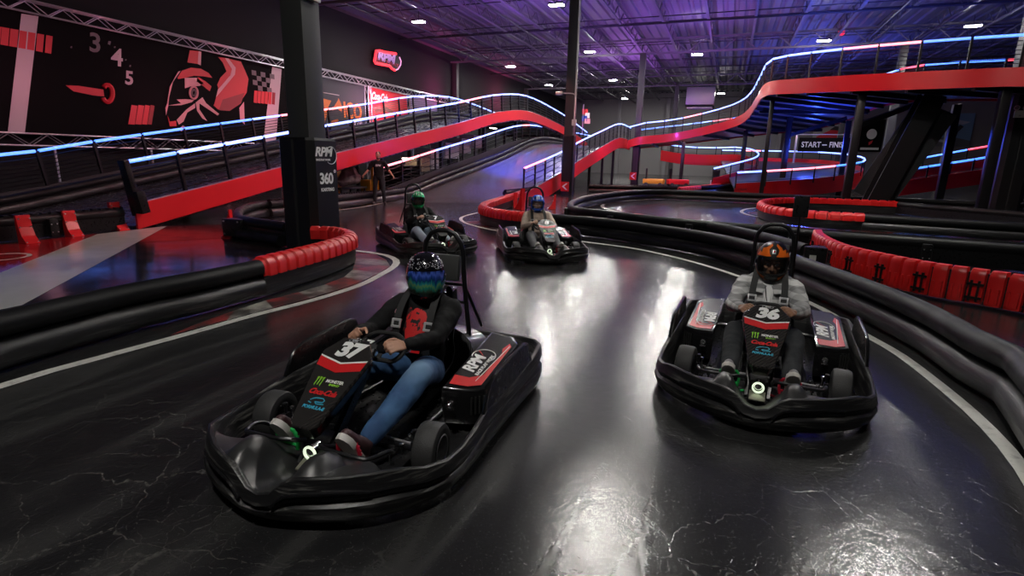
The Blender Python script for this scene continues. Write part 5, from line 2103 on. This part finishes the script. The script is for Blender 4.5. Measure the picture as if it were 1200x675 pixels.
rows = [((494, 185), (504, 201), 'tan carton on the rack left of the white cartons', M_CARD), ((505, 174), (518, 186), 'white carton on top of the stack under the left ramp', M_WHITEBOX), ((505, 187), (519, 198), 'white carton in the middle of the stack under the left ramp', M_WHITEBOX),
        ((522, 167), (538, 186), 'big white carton right of the stack under the left ramp', M_WHITEBOX), ((541, 162), (552, 180), 'lilac lit carton further right under the left ramp', M_WHITEBOX), ((555, 158), (570, 174), 'rightmost white carton under the left ramp', M_WHITEBOX)]
for a, b, l, m_ in rows:
    carton(a, b, -15.4, l, m_, 1.0)
# shelf the cartons stand on
a, b = au(490, 203, -15.4), au(575, 176, -15.4)
sh = thing('storage_rack', 'black steel storage rack under the left ramp', 'rack', (-15.9, a.y, 0))
for zz_ in (.05, .75, 1.25):
    MB().beam(V((0, 0, zz_)), V((0, 9.5, zz_ + 0.0)), 1.0, .05).build('shelf_board', M_STEEL_BLK, sh)
for k in range(5):
    for dx in (-.48, .48):
        MB().box((dx, k * 2.35, .9), (.07, .07, 1.8)).build('upright', M_STEEL_BLK, sh)
for (px_, py_, u_), lab in (((578, 150.5, -15.6), 'small white strip lamp under the crest of the left ramp'), ((478, 186, -15.8), 'small white strip lamp under the left ramp above the pallets')):
    p = au(px_, py_, u_)
    sl = thing('strip_lamp', lab, 'lamp', tuple(p))
    MB().box((0, 0, .06), (.16, 1.1, .06), None, .01).build('lamp_body', M_WHITE_PLASTIC, sl)
    MB().box((0, 0, .01), (.10, 1.0, .05), None, .02).build('lamp_tube', mat('strip_tube', (.9, .9, .9), .4, emit=(1, .90, .78), es=14), sl)
    for a in (-.4, .4):
        MB().tube([(0, a, .08), (0, a, .45)], .012, 5).build('hanger', M_DARK, sl)
# black slatted crate stack and the yellow stacker left of it
a = au(466, 213, -14.6)
ct = thing('pallet_stack', 'stack of black slatted pallets beside the yellow stacker', 'pallets', (-14.9, a.y + .9, 0), 0)
for k in range(9):
    pz = MB()
    for j in range(4):
        pz.box((-.42 + .28 * j, 0, .15 * k + .12), (.18, 1.7, .03))
    for j in range(3):
        pz.box((0, -.75 + .75 * j, .15 * k + .05), (1.0, .10, .10))
    pz.build('pallet', M_DARK, ct)
ys = thing('pallet_stacker', 'yellow hand pallet stacker standing behind the ridged barrier', 'stacker', (-13.6, 19.6, 0), R(15))
for s in (-1, 1):
    MB().box((0, s * .36, .95), (.09, .07, 1.9), None, .01).build('mast', M_YELLOW, ys)
    MB().box((.55, s * .24, .08), (1.1, .14, .06), None, .02).build('fork', M_YELLOW, ys)
MB().box((-.05, 0, 1.86), (.10, .78, .08), None, .01).build('mast_head', M_YELLOW, ys)
MB().box((-.32, 0, .42), (.42, .66, .75), None, .05).build('drive_unit', M_YELLOW, ys)
MB().tube(smooth_path([(-.5, 0, .75), (-.75, 0, 1.05), (-.9, -.14, 1.15), (-.9, .14, 1.15)], .05), .025, 7).build('tiller', M_BLACK, ys)
ob = thing('yellow_cabinet', 'yellow cabinet partly hidden behind the man in black', 'cabinet', (-14.3, 17.6, 0), R(5))
MB().box((0, 0, .62), (.5, .85, 1.24), None, .02).build('cabinet_body', M_YELLOW, ob)
MB().box((.255, 0, .62), (.02, .78, 1.12), None, .008).build('cabinet_door', M_YELLOW, ob)
MB().box((.275, .28, .66), (.02, .03, .16), None, .006).build('handle', M_STEEL_BLK, ob)
# covered bundle left of the man
p = au(406, 226, -14.2)
bd = thing('covered_bundle', 'pale dusty pink cloth bundle lying left of the man in black', 'bundle', (-14.2, p.y, 0))
mbd = MB()
capsule(mbd, [(0, -.55, .25), (.05, .1, .42), (0, .65, .30)], [.26, .38, .22], 14)
capsule(mbd, [(.1, .3, .6), (0, -.3, .35)], [.16, .24], 12)
fuse(mbd, 'cloth', mat('dusty_pink_cloth', (.34, .24, .24), .9), bd, .035, 5, .05, 3.5, 4)
bd2 = thing('low_bench', 'dark low bench under the pink bundle', 'bench', (-14.2, p.y, 0))
bd.location.z = .55
MB().box((0, 0, .50), (.9, 1.8, .08), None, .02).build('bench_top', M_DARK, bd2)
for a in (-.35, .35):
    for c in (-.75, .75):
        MB().box((a, c, .23), (.07, .07, .46)).build('leg', M_DARK, bd2)

# ================================================================== far away
sf = thing('start_finish_banner', 'black START FINISH banner strung on a small gantry', 'banner', tuple(ad(965, 178, 46)), R(-4))
w_, h_ = 3.9, 1.15
MB().box((0, 0, h_ / 2), (w_, .06, h_), None, .01).build('banner_board', M_BANBLK, sf)
text('lettering', 'START', .62, M_WHITE, sf, frame((-1.0, -.034, .56), (1, 0, 0), (0, 0, 1)), bold=.01, sx=.8)
text('lettering', 'FINISH', .62, M_WHITE, sf, frame((1.0, -.034, .56), (1, 0, 0), (0, 0, 1)), bold=.01, sx=.72)
MB().box((0, -.034, .56), (.34, .006, .08)).build('dash', M_WHITE, sf)
for z in (-.06, h_ + .25):
    MB().tube([(-w_ / 2 - .2, 0, z), (w_ / 2 + .2, 0, z)], .04, 6).build('gantry_rail', M_ALU, sf)
for s in (-1, 1):
    MB().box((s * (w_ / 2 + .2), 0, -.55), (.16, .16, 4.0), None, .02).build('gantry_post', M_ALU, sf)
for k in range(2):
    fb = MB()
    for a in range(3):
        for c in range(9):
            if (a + c) % 2 == k:
                fb.box((w_ / 2 + .08 + .09 * a - .1, -.05, .1 + c * .12), (.09, .02, .12))
    fb.build('checker_strip', M_WHITE if k == 0 else M_BANBLK, sf)


def far_mural(name, x0, y0, x1, y1, label, paint):
    a, b = av(x0, y0, 85.6), av(x1, y1, 85.6)
    root = thing(name, label, 'mural', ((a.x + b.x) / 2, 85.75, min(a.z, b.z)), 0)
    w, h = abs(b.x - a.x), abs(a.z - b.z)
    MB().box((0, 0, h / 2), (w, .06, h)).build('mural_panel', paint[0], root)
    for pts, m_, d in paint[1]:
        MB().prism([V(((x - .5) * w, -.032 - d, y * h)) for x, y in pts], (0, -.006, 0)).build('print_patch', m_, root, False)
    return root


M_SKYP = mat('dusk_blue_print', (.12, .22, .36), .6)
M_SKYL = mat('pale_cloud_print', (.34, .38, .46), .6)
M_HILL = mat('grey_town_print', (.09, .10, .12), .6)
far_mural('wall_mural', 1068, 133, 1136, 172, 'bluish far mural of a marina and hillside town beyond the stair', (M_SKYP, [([(0, 0), (1, 0), (1, .18), (.7, .30), (.5, .26), (.3, .45), (.12, .62), (0, .7)], M_HILL, 0), ([(.45, .62), (.62, .70), (.85, .66), (.95, .74), (.7, .82), (.5, .76)], M_SKYL, 0), ([(.72, .18), (.76, .18), (.79, .45), (.86, .60), (.80, .66), (.74, .55), (.66, .62), (.62, .55), (.71, .42)], M_DARK, .004), ([(.1, .15), (.3, .2), (.6, .12), (.58, .20), (.3, .27), (.1, .22)], M_SKYL, .004)]))
far_mural('wall_mural', 1011, 140, 1032, 178, 'black far banner with a white oval emblem between bridge posts', (M_BANBLK, [([(.3 + .22 * math.cos(2 * math.pi * k / 16) + .2, .55 + .16 * math.sin(2 * math.pi * k / 16)) for k in range(16)], M_WHITE, 0), ([(.42, .30), (.60, .36), (.56, .26), (.44, .20)], M_PRED, 0), ([(.1, .06), (.9, .06), (.9, .13), (.1, .13)], M_WHITE, 0)]))
far_mural('wall_mural', 955, 142, 997, 165, 'far wall picture of a red racing car above the start banner', (mat('stone_print', (.34, .32, .30), .6), [([(.1, .2), (.45, .55), (.75, .5), (.95, .25), (.9, .12), (.1, .1)], M_PRED, 0), ([(.42, .55), (.55, .75), (.72, .7), (.75, .5)], M_DARK, .004)]))
struct(MB().box((25, 85.5, 4), (.6, .5, 8)).build('column', M_WHITE_PLASTIC, None, False))
for u in (-16, -9, 6, 15, 21):
    struct(MB().box((u, 85.6, 5.5), (.5, .4, 11)).build('column', M_CEIL, None, False))

# parked karts and clutter seen small beneath the curves
M_SIGNY = mat('amber_paint', (.5, .30, .03), .5)
for i, (px, py, d, m_, lab) in enumerate(((766, 214, 40, M_YELLOW, 'yellow parked service trolley left of the red curve'), (794, 214, 40, M_RED, 'small red kart parked under the raised curve'), (846, 213, 40, M_WHITEBOX, 'white trolley parked under the light rail'))):
    p = ad(px, py, d)
    rt_ = thing('service_trolley', lab, 'trolley', (p.x, p.y, 0), R(20 * i))
    MB().box((0, 0, .42), (1.5, .8, .35), None, .08).build('trolley_body', m_, rt_)
    MB().box((-.55, 0, .95), (.06, .7, .75), None, .02).build('push_bar', M_STEEL_BLK, rt_)
    for a in (-.5, .5):
        for c in (-.38, .38):
            MB().lathe([(.001, -.05), (.17, -.05), (.17, .05), (.001, .05)], c=(a, c, .17), axis='y', n=14).build('wheel', M_TYRE, rt_)
p = ad(1191, 207, 32)
mk = thing('game_cabinet', 'small machine with glowing cyan screen at the far right edge', 'machine', (p.x, p.y, 0), R(10))
MB().box((0, 0, .8), (.9, .6, 1.6), None, .04).build('cabinet_body', M_DARK, mk)
MB().box((0, -.31, 1.2), (.7, .02, .45), None, .005).build('screen', mat('cyan_screen', (.05, .3, .4), .3, emit=(.10, .55, .75), es=.8), mk)
MB().box((0, -.36, .85), (.8, .2, .05), None, .01).build('control_shelf', M_ALU, mk)
# flags by the second column
p = ad(683, 141, 36)
fg = thing('flag_bunch', 'bunch of small race flags fixed right of the second column', 'flags', tuple(p), R(0))
MB().tube([(0, 0, -.9), (0, 0, 1.0)], .02, 6).build('flag_pole', M_ALU, fg)
for k, (dx, dz, m_) in enumerate(((.12, .55, M_PRED), (.28, .30, M_WHITE), (.10, .12, mat('blue_cloth', (.03, .08, .5), .7)), (.30, -.05, M_PPINK))):
    MB().loft([[V((x, .05 * math.sin(9 * x + k), dz + z)) for z in (-.16, .16)] for x in [dx - .18 + .04 * j for j in range(10)]], False, False, False).build('flag', m_, fg)

# ================================================================== karts and drivers
k37 = make_kart(-1.964, 2.994, R(-89.07), '37', 'black racing kart 37 nearest the viewer, driven by the figure in jeans', R(6), False)
k36 = make_kart(.4219, 4.9756, R(-94.06), '36', 'black racing kart 36 on the right, driven by the orange helmet', R(-4), True)
k37['group'] = k36['group'] = 'racing karts on the track'
kb = make_kart(-3.224, 9.963, R(-60.96), '8', 'racing kart in the middle distance, driven by the blue helmet', R(0), False, proto=k37)
kg = make_kart(-5.4385, 9.4744, R(-39.6), '7', 'racing kart behind the black helmet, driven by the green helmet', R(8), False, proto=k37)

M_JK_BLACK = mat('black_jacket', (.009, .009, .010), .8, spec=.2, bump=.6, bscale=9)
M_HELM_BLK = mat('glitter_black_helmet', (.006, .006, .009), .12, coat=.8)
M_SPARK = mat('glitter_fleck', (.75, .75, .80), .25, .3)


def shirt_print():
    m = bpy.data.materials.new('red_print_on_black')
    m.use_nodes = True
    nt = m.node_tree
    b = nt.nodes['Principled BSDF']
    tc = nt.nodes.new('ShaderNodeTexCoord')
    n = nt.nodes.new('ShaderNodeTexNoise')
    n.inputs['Scale'].default_value = 22
    n.inputs['Detail'].default_value = 5
    nt.links.new(tc.outputs['Object'], n.inputs['Vector'])
    sp = nt.nodes.new('ShaderNodeSeparateXYZ')
    nt.links.new(tc.outputs['Object'], sp.inputs[0])
    dy = math_node(nt, 'MULTIPLY', sp.outputs['Y'], 1.25)
    dz = math_node(nt, 'SUBTRACT', sp.outputs['Z'], .585)
    r = math_node(nt, 'SQRT', math_node(nt, 'ADD', math_node(nt, 'MULTIPLY', dy, dy), math_node(nt, 'MULTIPLY', dz, dz)))
    r = math_node(nt, 'ADD', r, math_node(nt, 'MULTIPLY', math_node(nt, 'SUBTRACT', n.outputs['Fac'], .5), .30))
    K, Rd = (.010, .010, .011), (.62, .018, .02)
    nt.links.new(ramp(nt, r, [(0, K), (.018, K), (.026, Rd), (.105, Rd), (.118, K)]), b.inputs['Base Color'])
    b.inputs['Roughness'].default_value = .7
    return m


M_SHIRT_RED = shirt_print()


def iridescent():
    m = bpy.data.materials.new('iridescent_visor')
    m.use_nodes = True
    nt = m.node_tree
    b = nt.nodes['Principled BSDF']
    tc = nt.nodes.new('ShaderNodeTexCoord')
    mp = nt.nodes.new('ShaderNodeMapping')
    mp.inputs['Scale'].default_value = (10, 26, 3)
    nt.links.new(tc.outputs['Object'], mp.inputs['Vector'])
    n = nt.nodes.new('ShaderNodeTexNoise')
    n.inputs['Scale'].default_value = 1.2
    nt.links.new(mp.outputs['Vector'], n.inputs['Vector'])
    sp = nt.nodes.new('ShaderNodeSeparateXYZ')
    nt.links.new(tc.outputs['Object'], sp.inputs[0])
    h = math_node(nt, 'ADD', math_node(nt, 'MULTIPLY', sp.outputs['Z'], 6.5), math_node(nt, 'MULTIPLY', n.outputs['Fac'], .9))
    nt.links.new(ramp(nt, h, [(.0, (.04, .08, .05)), (.16, (.02, .26, .20)), (.28, (.16, .36, .14)), (.38, (.02, .26, .28)), (.52, (.01, .05, .16)), (.66, (.03, .08, .42)), (.80, (.10, .20, .85)), (1, (.01, .02, .10))]), b.inputs['Base Color'])
    b.inputs['Metallic'].default_value = .35
    b.inputs['Roughness'].default_value = .22
    b.inputs['Coat Weight'].default_value = .8
    return m


def tinted(name, col, alpha, rough=.05):
    m = mat(name, col, rough, alpha=alpha, coat=.6)
    return m


M_ORNG = mat('orange_helmet_paint', (.85, .16, .015), .3, coat=.5)
M_SATIN = mat('satin_black_helmet', (.012, .011, .012), .35, coat=.2)
zig = [[(9, 28), (17, 36), (24, 50), (12, 68), (26, 78), (44, 56), (40, 46), (62, 48), (52, 34), (70, 37), (74, 20), (48, 24.5), (24, 26)],
       [(22, -34), (46, -32), (64, -24), (76, -6), (82, -22), (66, -40), (44, -50), (20, -54), (34, -44)],
       [(84, 30), (100, 44), (96, 28), (118, 38), (104, 20), (90, 18)]]
helm36 = dict(shell=M_SATIN, visor=tinted('clear_dark_visor', (.02, .02, .022), .20), patches=[(M_ORNG, zig)])
helm37 = dict(shell=M_HELM_BLK, visor=iridescent(), patches=[], open_face=False)
M_BLUEH = mat('blue_helmet_paint', (.03, .13, .75), .25, coat=.5)
M_WHITEH = mat('white_helmet_paint', (.70, .72, .75), .3, coat=.4)
M_GREENH = mat('green_helmet_paint', (.02, .52, .15), .25, coat=.5)
helmB = dict(shell=M_BLUEH, visor=tinted('pale_visor', (.05, .05, .06), .30), patches=[(M_WHITEH, [[(5, 32), (14, 36), (20, 60), (10, 75), (4, 60)], [(35, 28), (50, 30), (62, 48), (48, 44)], [(30, -38), (55, -34), (62, -42), (40, -48)]]), (M_SATIN, [[(22, 34), (32, 36), (38, 56), (28, 58)], [(74, 6), (96, 20), (100, -6), (80, -12)]])])
helmG = dict(shell=M_GREENH, visor=tinted('smoked_visor', (.01, .01, .012), .75), patches=[(M_WHITEH, [[(6, 34), (16, 38), (22, 52), (8, 56)], [(34, 40), (50, 36), (58, 54), (42, 60)], [(10, 62), (24, 60), (18, 76)]]), (M_SATIN, [[(68, 10), (90, 30), (110, 20), (100, -10), (76, -8)], [(22, 24), (40, 27), (36, 34), (24, 32)]])])

M_SHOE_DARK = mat('dark_shoe', (.03, .03, .032), .6)
M_SHOE_RW = mat('red_black_shoe', (.045, .015, .018), .55)
M_SHOE_GREY = mat('grey_knit_shoe', (.26, .25, .26), .8)
M_SOLE_W = mat('white_rubber_sole', (.62, .60, .57), .55)
M_LACE_R = mat('red_lace', (.55, .03, .05), .7)
M_JEANS = denim()
M_TR_BLACK = mat('black_trousers', (.010, .012, .016), .85, bump=.15, bscale=30)
M_PLAID = plaid('grey_plaid_shirt', (.22, .22, .225), (.40, .40, .40), (.66, .66, .66))
M_BEIGE = mat('beige_hoodie', (.56, .44, .36), .85, bump=.2, bscale=25)
M_GREYT = mat('grey_trousers', (.14, .14, .15), .85, bump=.15, bscale=25)
M_PALEJ = mat('pale_jeans', (.40, .48, .58), .85, bump=.15, bscale=25)

d37, j37 = make_driver(-1.964, 2.994, R(-89.07), 'person in black jacket, red shirt, jeans and glittering black helmet driving kart 37', M_SKIN, M_JK_BLACK, M_JEANS, M_SHOE_RW, M_SOLE_W, helm37, R(36), R(6), {1: V((.17, .135, .585)), -1: V((.15, -.20, .625))}, M_LACE_R, seed=1, kneeL=V((.14, .26, .40)))
# open jacket front: red printed shirt, zip pocket, badge, watch
MB().loft([[V((x, y, z)) for y, x in ((-.115, x0 - .04), (-.075, x0 - .004), (0, x0 + .012), (.075, x0 - .004), (.115, x0 - .04))] for z, x0 in ((.40, -.205), (.46, -.222), (.53, -.245), (.60, -.275), (.66, -.305), (.70, -.335))], False, False, False).build('shirt_front', M_SHIRT_RED, d37)
MB().box((-.190, .035, .445), (.012, .085, .075), Matrix.Rotation(R(-22), 3, 'Y'), .004).build('red_tag', M_RED, d37)
MB().tube([(-.300, .232, .575), (-.285, .245, .50)], .006, 6).build('sleeve_zip', M_CHROME, d37)
MB().blob((-.285, -.15, .66), (.012, .028, .028), 10, 6).build('jacket_badge', M_PPINK, d37)
MB().lathe([(.031, -.012), (.034, -.010), (.034, .010), (.031, .012)], n=18, closed=True).build('watch', M_CHROME, d37).matrix_local = Matrix.Translation((.115, .152, .56)) @ Matrix.Rotation(R(70), 4, 'Y')
h37 = [c for c in d37.children if c.name.startswith('helmet')][0]
rs_ = random.Random(3)
sp = MB()
for k in range(150):
    a_, e_2 = rs_.uniform(-110, 110), rs_.gauss(40, 9)
    if e_2 < 27:
        continue
    s_ = rs_.uniform(.002, .0056)
    sp.blob(helmet_surface(a_, min(85, e_2), .001), (s_, s_, s_), 5, 4)
sp.build('glitter_flecks', M_SPARK, h37)

d36, j36 = make_driver(.4219, 4.9756, R(-94.06), 'person in grey plaid shirt and black trousers with orange and black helmet driving kart 36', M_SKIN_D, M_PLAID, M_TR_BLACK, M_SHOE_GREY, M_SOLE_W, helm36, R(2), R(9), {1: V((.15, .185, .595)), -1: V((.15, -.185, .585))}, seed=2)
MB().loft([[V((x, y, z)) for y, x in ((-w2, x0 - .02), (-w2 * .4, x0 + .008), (w2 * .4, x0 + .008), (w2, x0 - .02))] for z, x0, w2 in ((.42, -.212, .03), (.50, -.236, .035), (.58, -.262, .042), (.66, -.300, .055), (.72, -.335, .062))], False, False, False).build('shirt_front', M_WHITE, d36)
for s in (-1, 1):
    MB().prism([V((-.318, s * .02, .70)), V((-.330, s * .10, .735)), V((-.275, s * .105, .65)), V((-.282, s * .05, .64))], (.008, 0, .004)).build('collar', M_PLAID, d36)
MB().tube(smooth_path([(-.30, -.03, .70), (-.262, -.01, .60), (-.245, .012, .53)], .02), .004, 5).build('cord', M_STRAP, d36)
MB().box((-.240, .014, .52), (.008, .026, .05), None, .003).build('tag', mat('tan_tag', (.40, .30, .18), .6), d36)
h36 = [c for c in d36.children if c.name.startswith('helmet')][0]
helm_patch([(-7, 36), (7, 36), (7, 50), (-7, 50)], .003, 3).build('helmet_badge', M_WHITEH, h36)
MB().blob(helmet_surface(0, 43, .004), (.006, .010, .010), 8, 6).build('badge_mark', M_PRED, h36)

db, jb = make_driver(-3.224, 9.963, R(-60.96), 'person in beige hoodie and grey trousers with blue and white helmet driving a kart', M_SKIN_L, M_BEIGE, M_GREYT, M_SHOE_GREY, M_SOLE_W, helmB, R(-8), R(2), {1: V((.10, .16, .58)), -1: V((.08, -.17, .60))}, seed=5)
dg_, jg = make_driver(-5.4385, 9.4744, R(-39.6), 'person in black hoodie with pale prints and green helmet driving a kart', M_SKIN_L, M_JK_BLACK, M_PALEJ, M_SHOE_DARK, M_SOLE_W, helmG, R(-22), R(2), {1: V((.12, .16, .60)), -1: V((.10, -.17, .62))}, seed=7)
for y, z, s_ in ((-.10, .64, .028), (.09, .64, .028), (.02, .55, .030), (-.03, .50, .02)):
    MB().blob((-.262 - (z - .55) * .45, y, z), (.012, s_, s_ * .7), 9, 6).build('hoodie_print', M_WHITE, dg_)
MB().blob((-.28, -.20, .56), (.03, .03, .03), 9, 6).build('sleeve_print', M_PRED, dg_)

# ================================================================== the standing man
mp_ = az(445, 239.5, 0)
mn = thing('person', 'person standing with arms spread in black shirt and trousers by the ridged barrier', 'person', (mp_.x, mp_.y, 0), R(-62))
S = 1.92 / 1.80
body, top_, leg_ = MB(), MB(), MB()


def Q(x, y, z):
    return V((x, y, z)) * S


P = head_shape(body, Q(.02, 0, 1.675), (1, .15, -.05), S)
capsule(body, [Q(-.01, 0, 1.45), Q(.0, 0, 1.60)], [.058 * S, .055 * S], 12)
capsule(body, [Q(0, 0, .98), Q(0, 0, 1.2), Q(-.01, 0, 1.36)], [.10, .105, .075], 14, 1.3, V((1, 0, 0)))
capsule(top_, [Q(0, 0, .96), Q(0, 0, 1.12), Q(0, 0, 1.30), Q(-.01, 0, 1.41)], [.130, .128, .138, .105], 18, 1.38, V((1, 0, 0)))
capsule(top_, [Q(-.01, -.14, 1.43), Q(-.01, 0, 1.47), Q(-.01, .14, 1.43)], [.07, .07, .07], 12)
for s in (-1, 1):
    sh_ = Q(-.01, s * .195, 1.42)
    el = Q(.0, s * .34, 1.18)
    wr = Q(.14, s * .47, 1.02)
    capsule(body, [sh_, el, wr], [.055, .044, .030], 12)
    capsule(top_, [sh_, sh_.lerp(el, .85)], [.080, .070], 14)
    hand(body, wr, V((.5, s * .6, -.6)), V((.2, -s * .6, -.5)), s, (22, 30, 20), .5, 1.05)
    hp, kn, an = Q(0, s * .10, .95), Q(.03, s * .14, .52), Q(-.02, s * .17, .09)
    capsule(body, [hp, kn, an], [.08, .055, .04], 12)
    capsule(leg_, [hp, hp.lerp(kn, .5), kn], [.105, .095, .078], 14)
    capsule(leg_, [kn, kn.lerp(an, .4), an], [.078, .074, .065], 14)
    shoe(mn, an + V((.0, 0, .022)), an + V((.24, s * .06, .022)), M_SHOE_DARK, M_SHOE_DARK, 1.0)
bm_ = fuse(body, 'body', M_SKIN, mn, .0075, 2)
fuse(top_, 'shirt', M_JK_BLACK, mn, .013, 5, .005, 8, 11)
fuse(leg_, 'trousers', M_TR_BLACK, mn, .013, 5, .005, 8, 12)
eyes(P, bm_, V((1, .15, -.05)), S)
hr = MB()
rot_ = Matrix.Rotation(R(8), 3, 'Z')
hr.blob(Q(.0, 0, 1.725), (.105, .090, .080), 16, 10, rot_)
capsule(hr, [Q(-.07, 0, 1.66), Q(-.05, 0, 1.72)], [.045, .06], 10)
fuse(hr, 'hair', M_HAIR, mn, .010, 2)
bd_ = MB()
capsule(bd_, [P(.0, -.062, -.05), P(.05, -.040, -.105), P(.075, 0, -.115), P(.05, .040, -.105), P(.0, .062, -.05)], [.016, .022, .026, .022, .016], 10)
bd_.build('beard', M_HAIR, mn)
text('shirt_lettering', 'RPM', .10, M_WHITE, mn, frame(Q(.150, .0, 1.33), (0, 1, 0), (-.1, 0, 1)), shear=.2, bold=.003)

# ================================================================== lamps that colour the hall, some added only as tinted fill
def area(name, loc, to, size, power, col):
    l = bpy.data.lights.new(name, 'AREA')
    l.shape = 'DISK'
    l.size = size
    l.energy = power
    l.color = col
    o = bpy.data.objects.new(name, l)
    COL.objects.link(o)
    o.location = loc
    d = V(to) - V(loc)
    o.rotation_euler = d.to_track_quat('-Z', 'Y').to_euler()
    return o


area('violet_flood', (-12, 34, 6.2), (-12, 34.01, 12), 1.5, 520, (.34, .10, 1.0))
area('violet_flood', (-10, 56, 6.0), (-10, 56.01, 12), 1.5, 700, (.55, .16, 1.0))
area('violet_flood', (-3, 42, 6.0), (-3, 42.01, 12), 1.5, 420, (.30, .12, 1.0))
area('blue_flood', (5, 36, 6.6), (5, 36.01, 12), 1.5, 800, (.06, .10, 1.0))
area('blue_flood', (12, 30, 6.6), (12, 30.01, 12), 1.5, 600, (.04, .08, 1.0))
area('blue_flood', (6, 56, 6.0), (6, 56.01, 12), 1.5, 800, (.10, .12, 1.0))
def spot(name, loc, to, power, col, deg, rad=.6):
    l = bpy.data.lights.new(name, 'SPOT')
    l.energy = power
    l.color = col
    l.spot_size = R(deg)
    l.spot_blend = .5
    l.shadow_soft_size = rad
    o = bpy.data.objects.new(name, l)
    COL.objects.link(o)
    o.location = loc
    o.rotation_euler = (V(to) - V(loc)).to_track_quat('-Z', 'Y').to_euler()
    return o


spot('blue_fill', (-11.6, 15, 9.6), (-10.9, 30, 1.6), 105000, (.05, .08, 1.0), 17, .5)  # added beam without a fixture, gives the middle ramp deck its blue
spot('violet_fill', (-9.5, 10, 9.6), (-9.6, 24, .4), 16000, (.30, .10, 1.0), 15, .5)  # added likewise, tints the foot of the middle ramp violet
area('blue_flood', (4.5, 36, 2.6), (4.6, 37, 6), .6, 420, (.04, .08, 1.0))
area('blue_flood', tuple(ad(950, 168, 38)), tuple(ad(950, 205, 36)), .5, 160, (.04, .10, 1.0))
area('red_fill', (-21.5, 18, 4.0), (-24, 18, 4.4), .8, 22, (1, .26, .36))
area('red_fill', (-21.5, 24, 4.0), (-24, 24, 4.4), .8, 30, (1, .20, .32))
area('red_fill', (-21.5, 13, 4.0), (-24, 13, 4.4), .8, 14, (1, .35, .45))
area('red_fill', (-21.8, 34, 5.5), (-24, 34, 5.8), .8, 90, (1, .45, .65))
area('magenta_flood', (-22.5, 44, 7.0), (-24, 44, 8.0), .4, 110, (1, .08, .40))
area('magenta_flood', (-22.5, 58, 7.5), (-24, 58, 8.5), .4, 160, (1, .08, .30))
area('magenta_flood', (-6.0, 37, 4.4), (-8.3, 43, 3.0), .4, 200, (.8, .10, 1.0))
for v_, z_ in ((11, 5.0), (18, 5.5), (25, 6.5), (32, 7.5)):  # added red lamps without fixtures, brighten the left ramp's side board
    area('red_fill', (-8.8, v_, z_), (-12.6, v_ + .5, interp(LR_TOP, v_) - .3), .4, 120, (1, .30, .32))
area('red_fill', (-4.5, 30, 4.5), (-8.3, 30, 1.2), .4, 120, (1, .12, .16))  # from here, same added brightening for the middle ramp and bridge boards
area('red_fill', (0, 38, 8), (-3.0, 46, 4.0), .4, 160, (1, .12, .16))
area('red_fill', (2, 22, 8.5), (4.5, 26.5, 5.0), .4, 110, (1, .14, .16))

w = bpy.data.worlds.new('hall_air')
SC.world = w
w.use_nodes = True
bg = w.node_tree.nodes['Background']
bg.inputs['Color'].default_value = (.10, .11, .16, 1)
bg.inputs['Strength'].default_value = .05
vs_ = SC.view_settings
vs_.view_transform = 'Standard'
vs_.look = 'None'
vs_.gamma = 1
vs_.use_curve_mapping = False
vs_.exposure = .18
SC.cycles.max_bounces = 6
SC.cycles.sample_clamp_indirect = 6
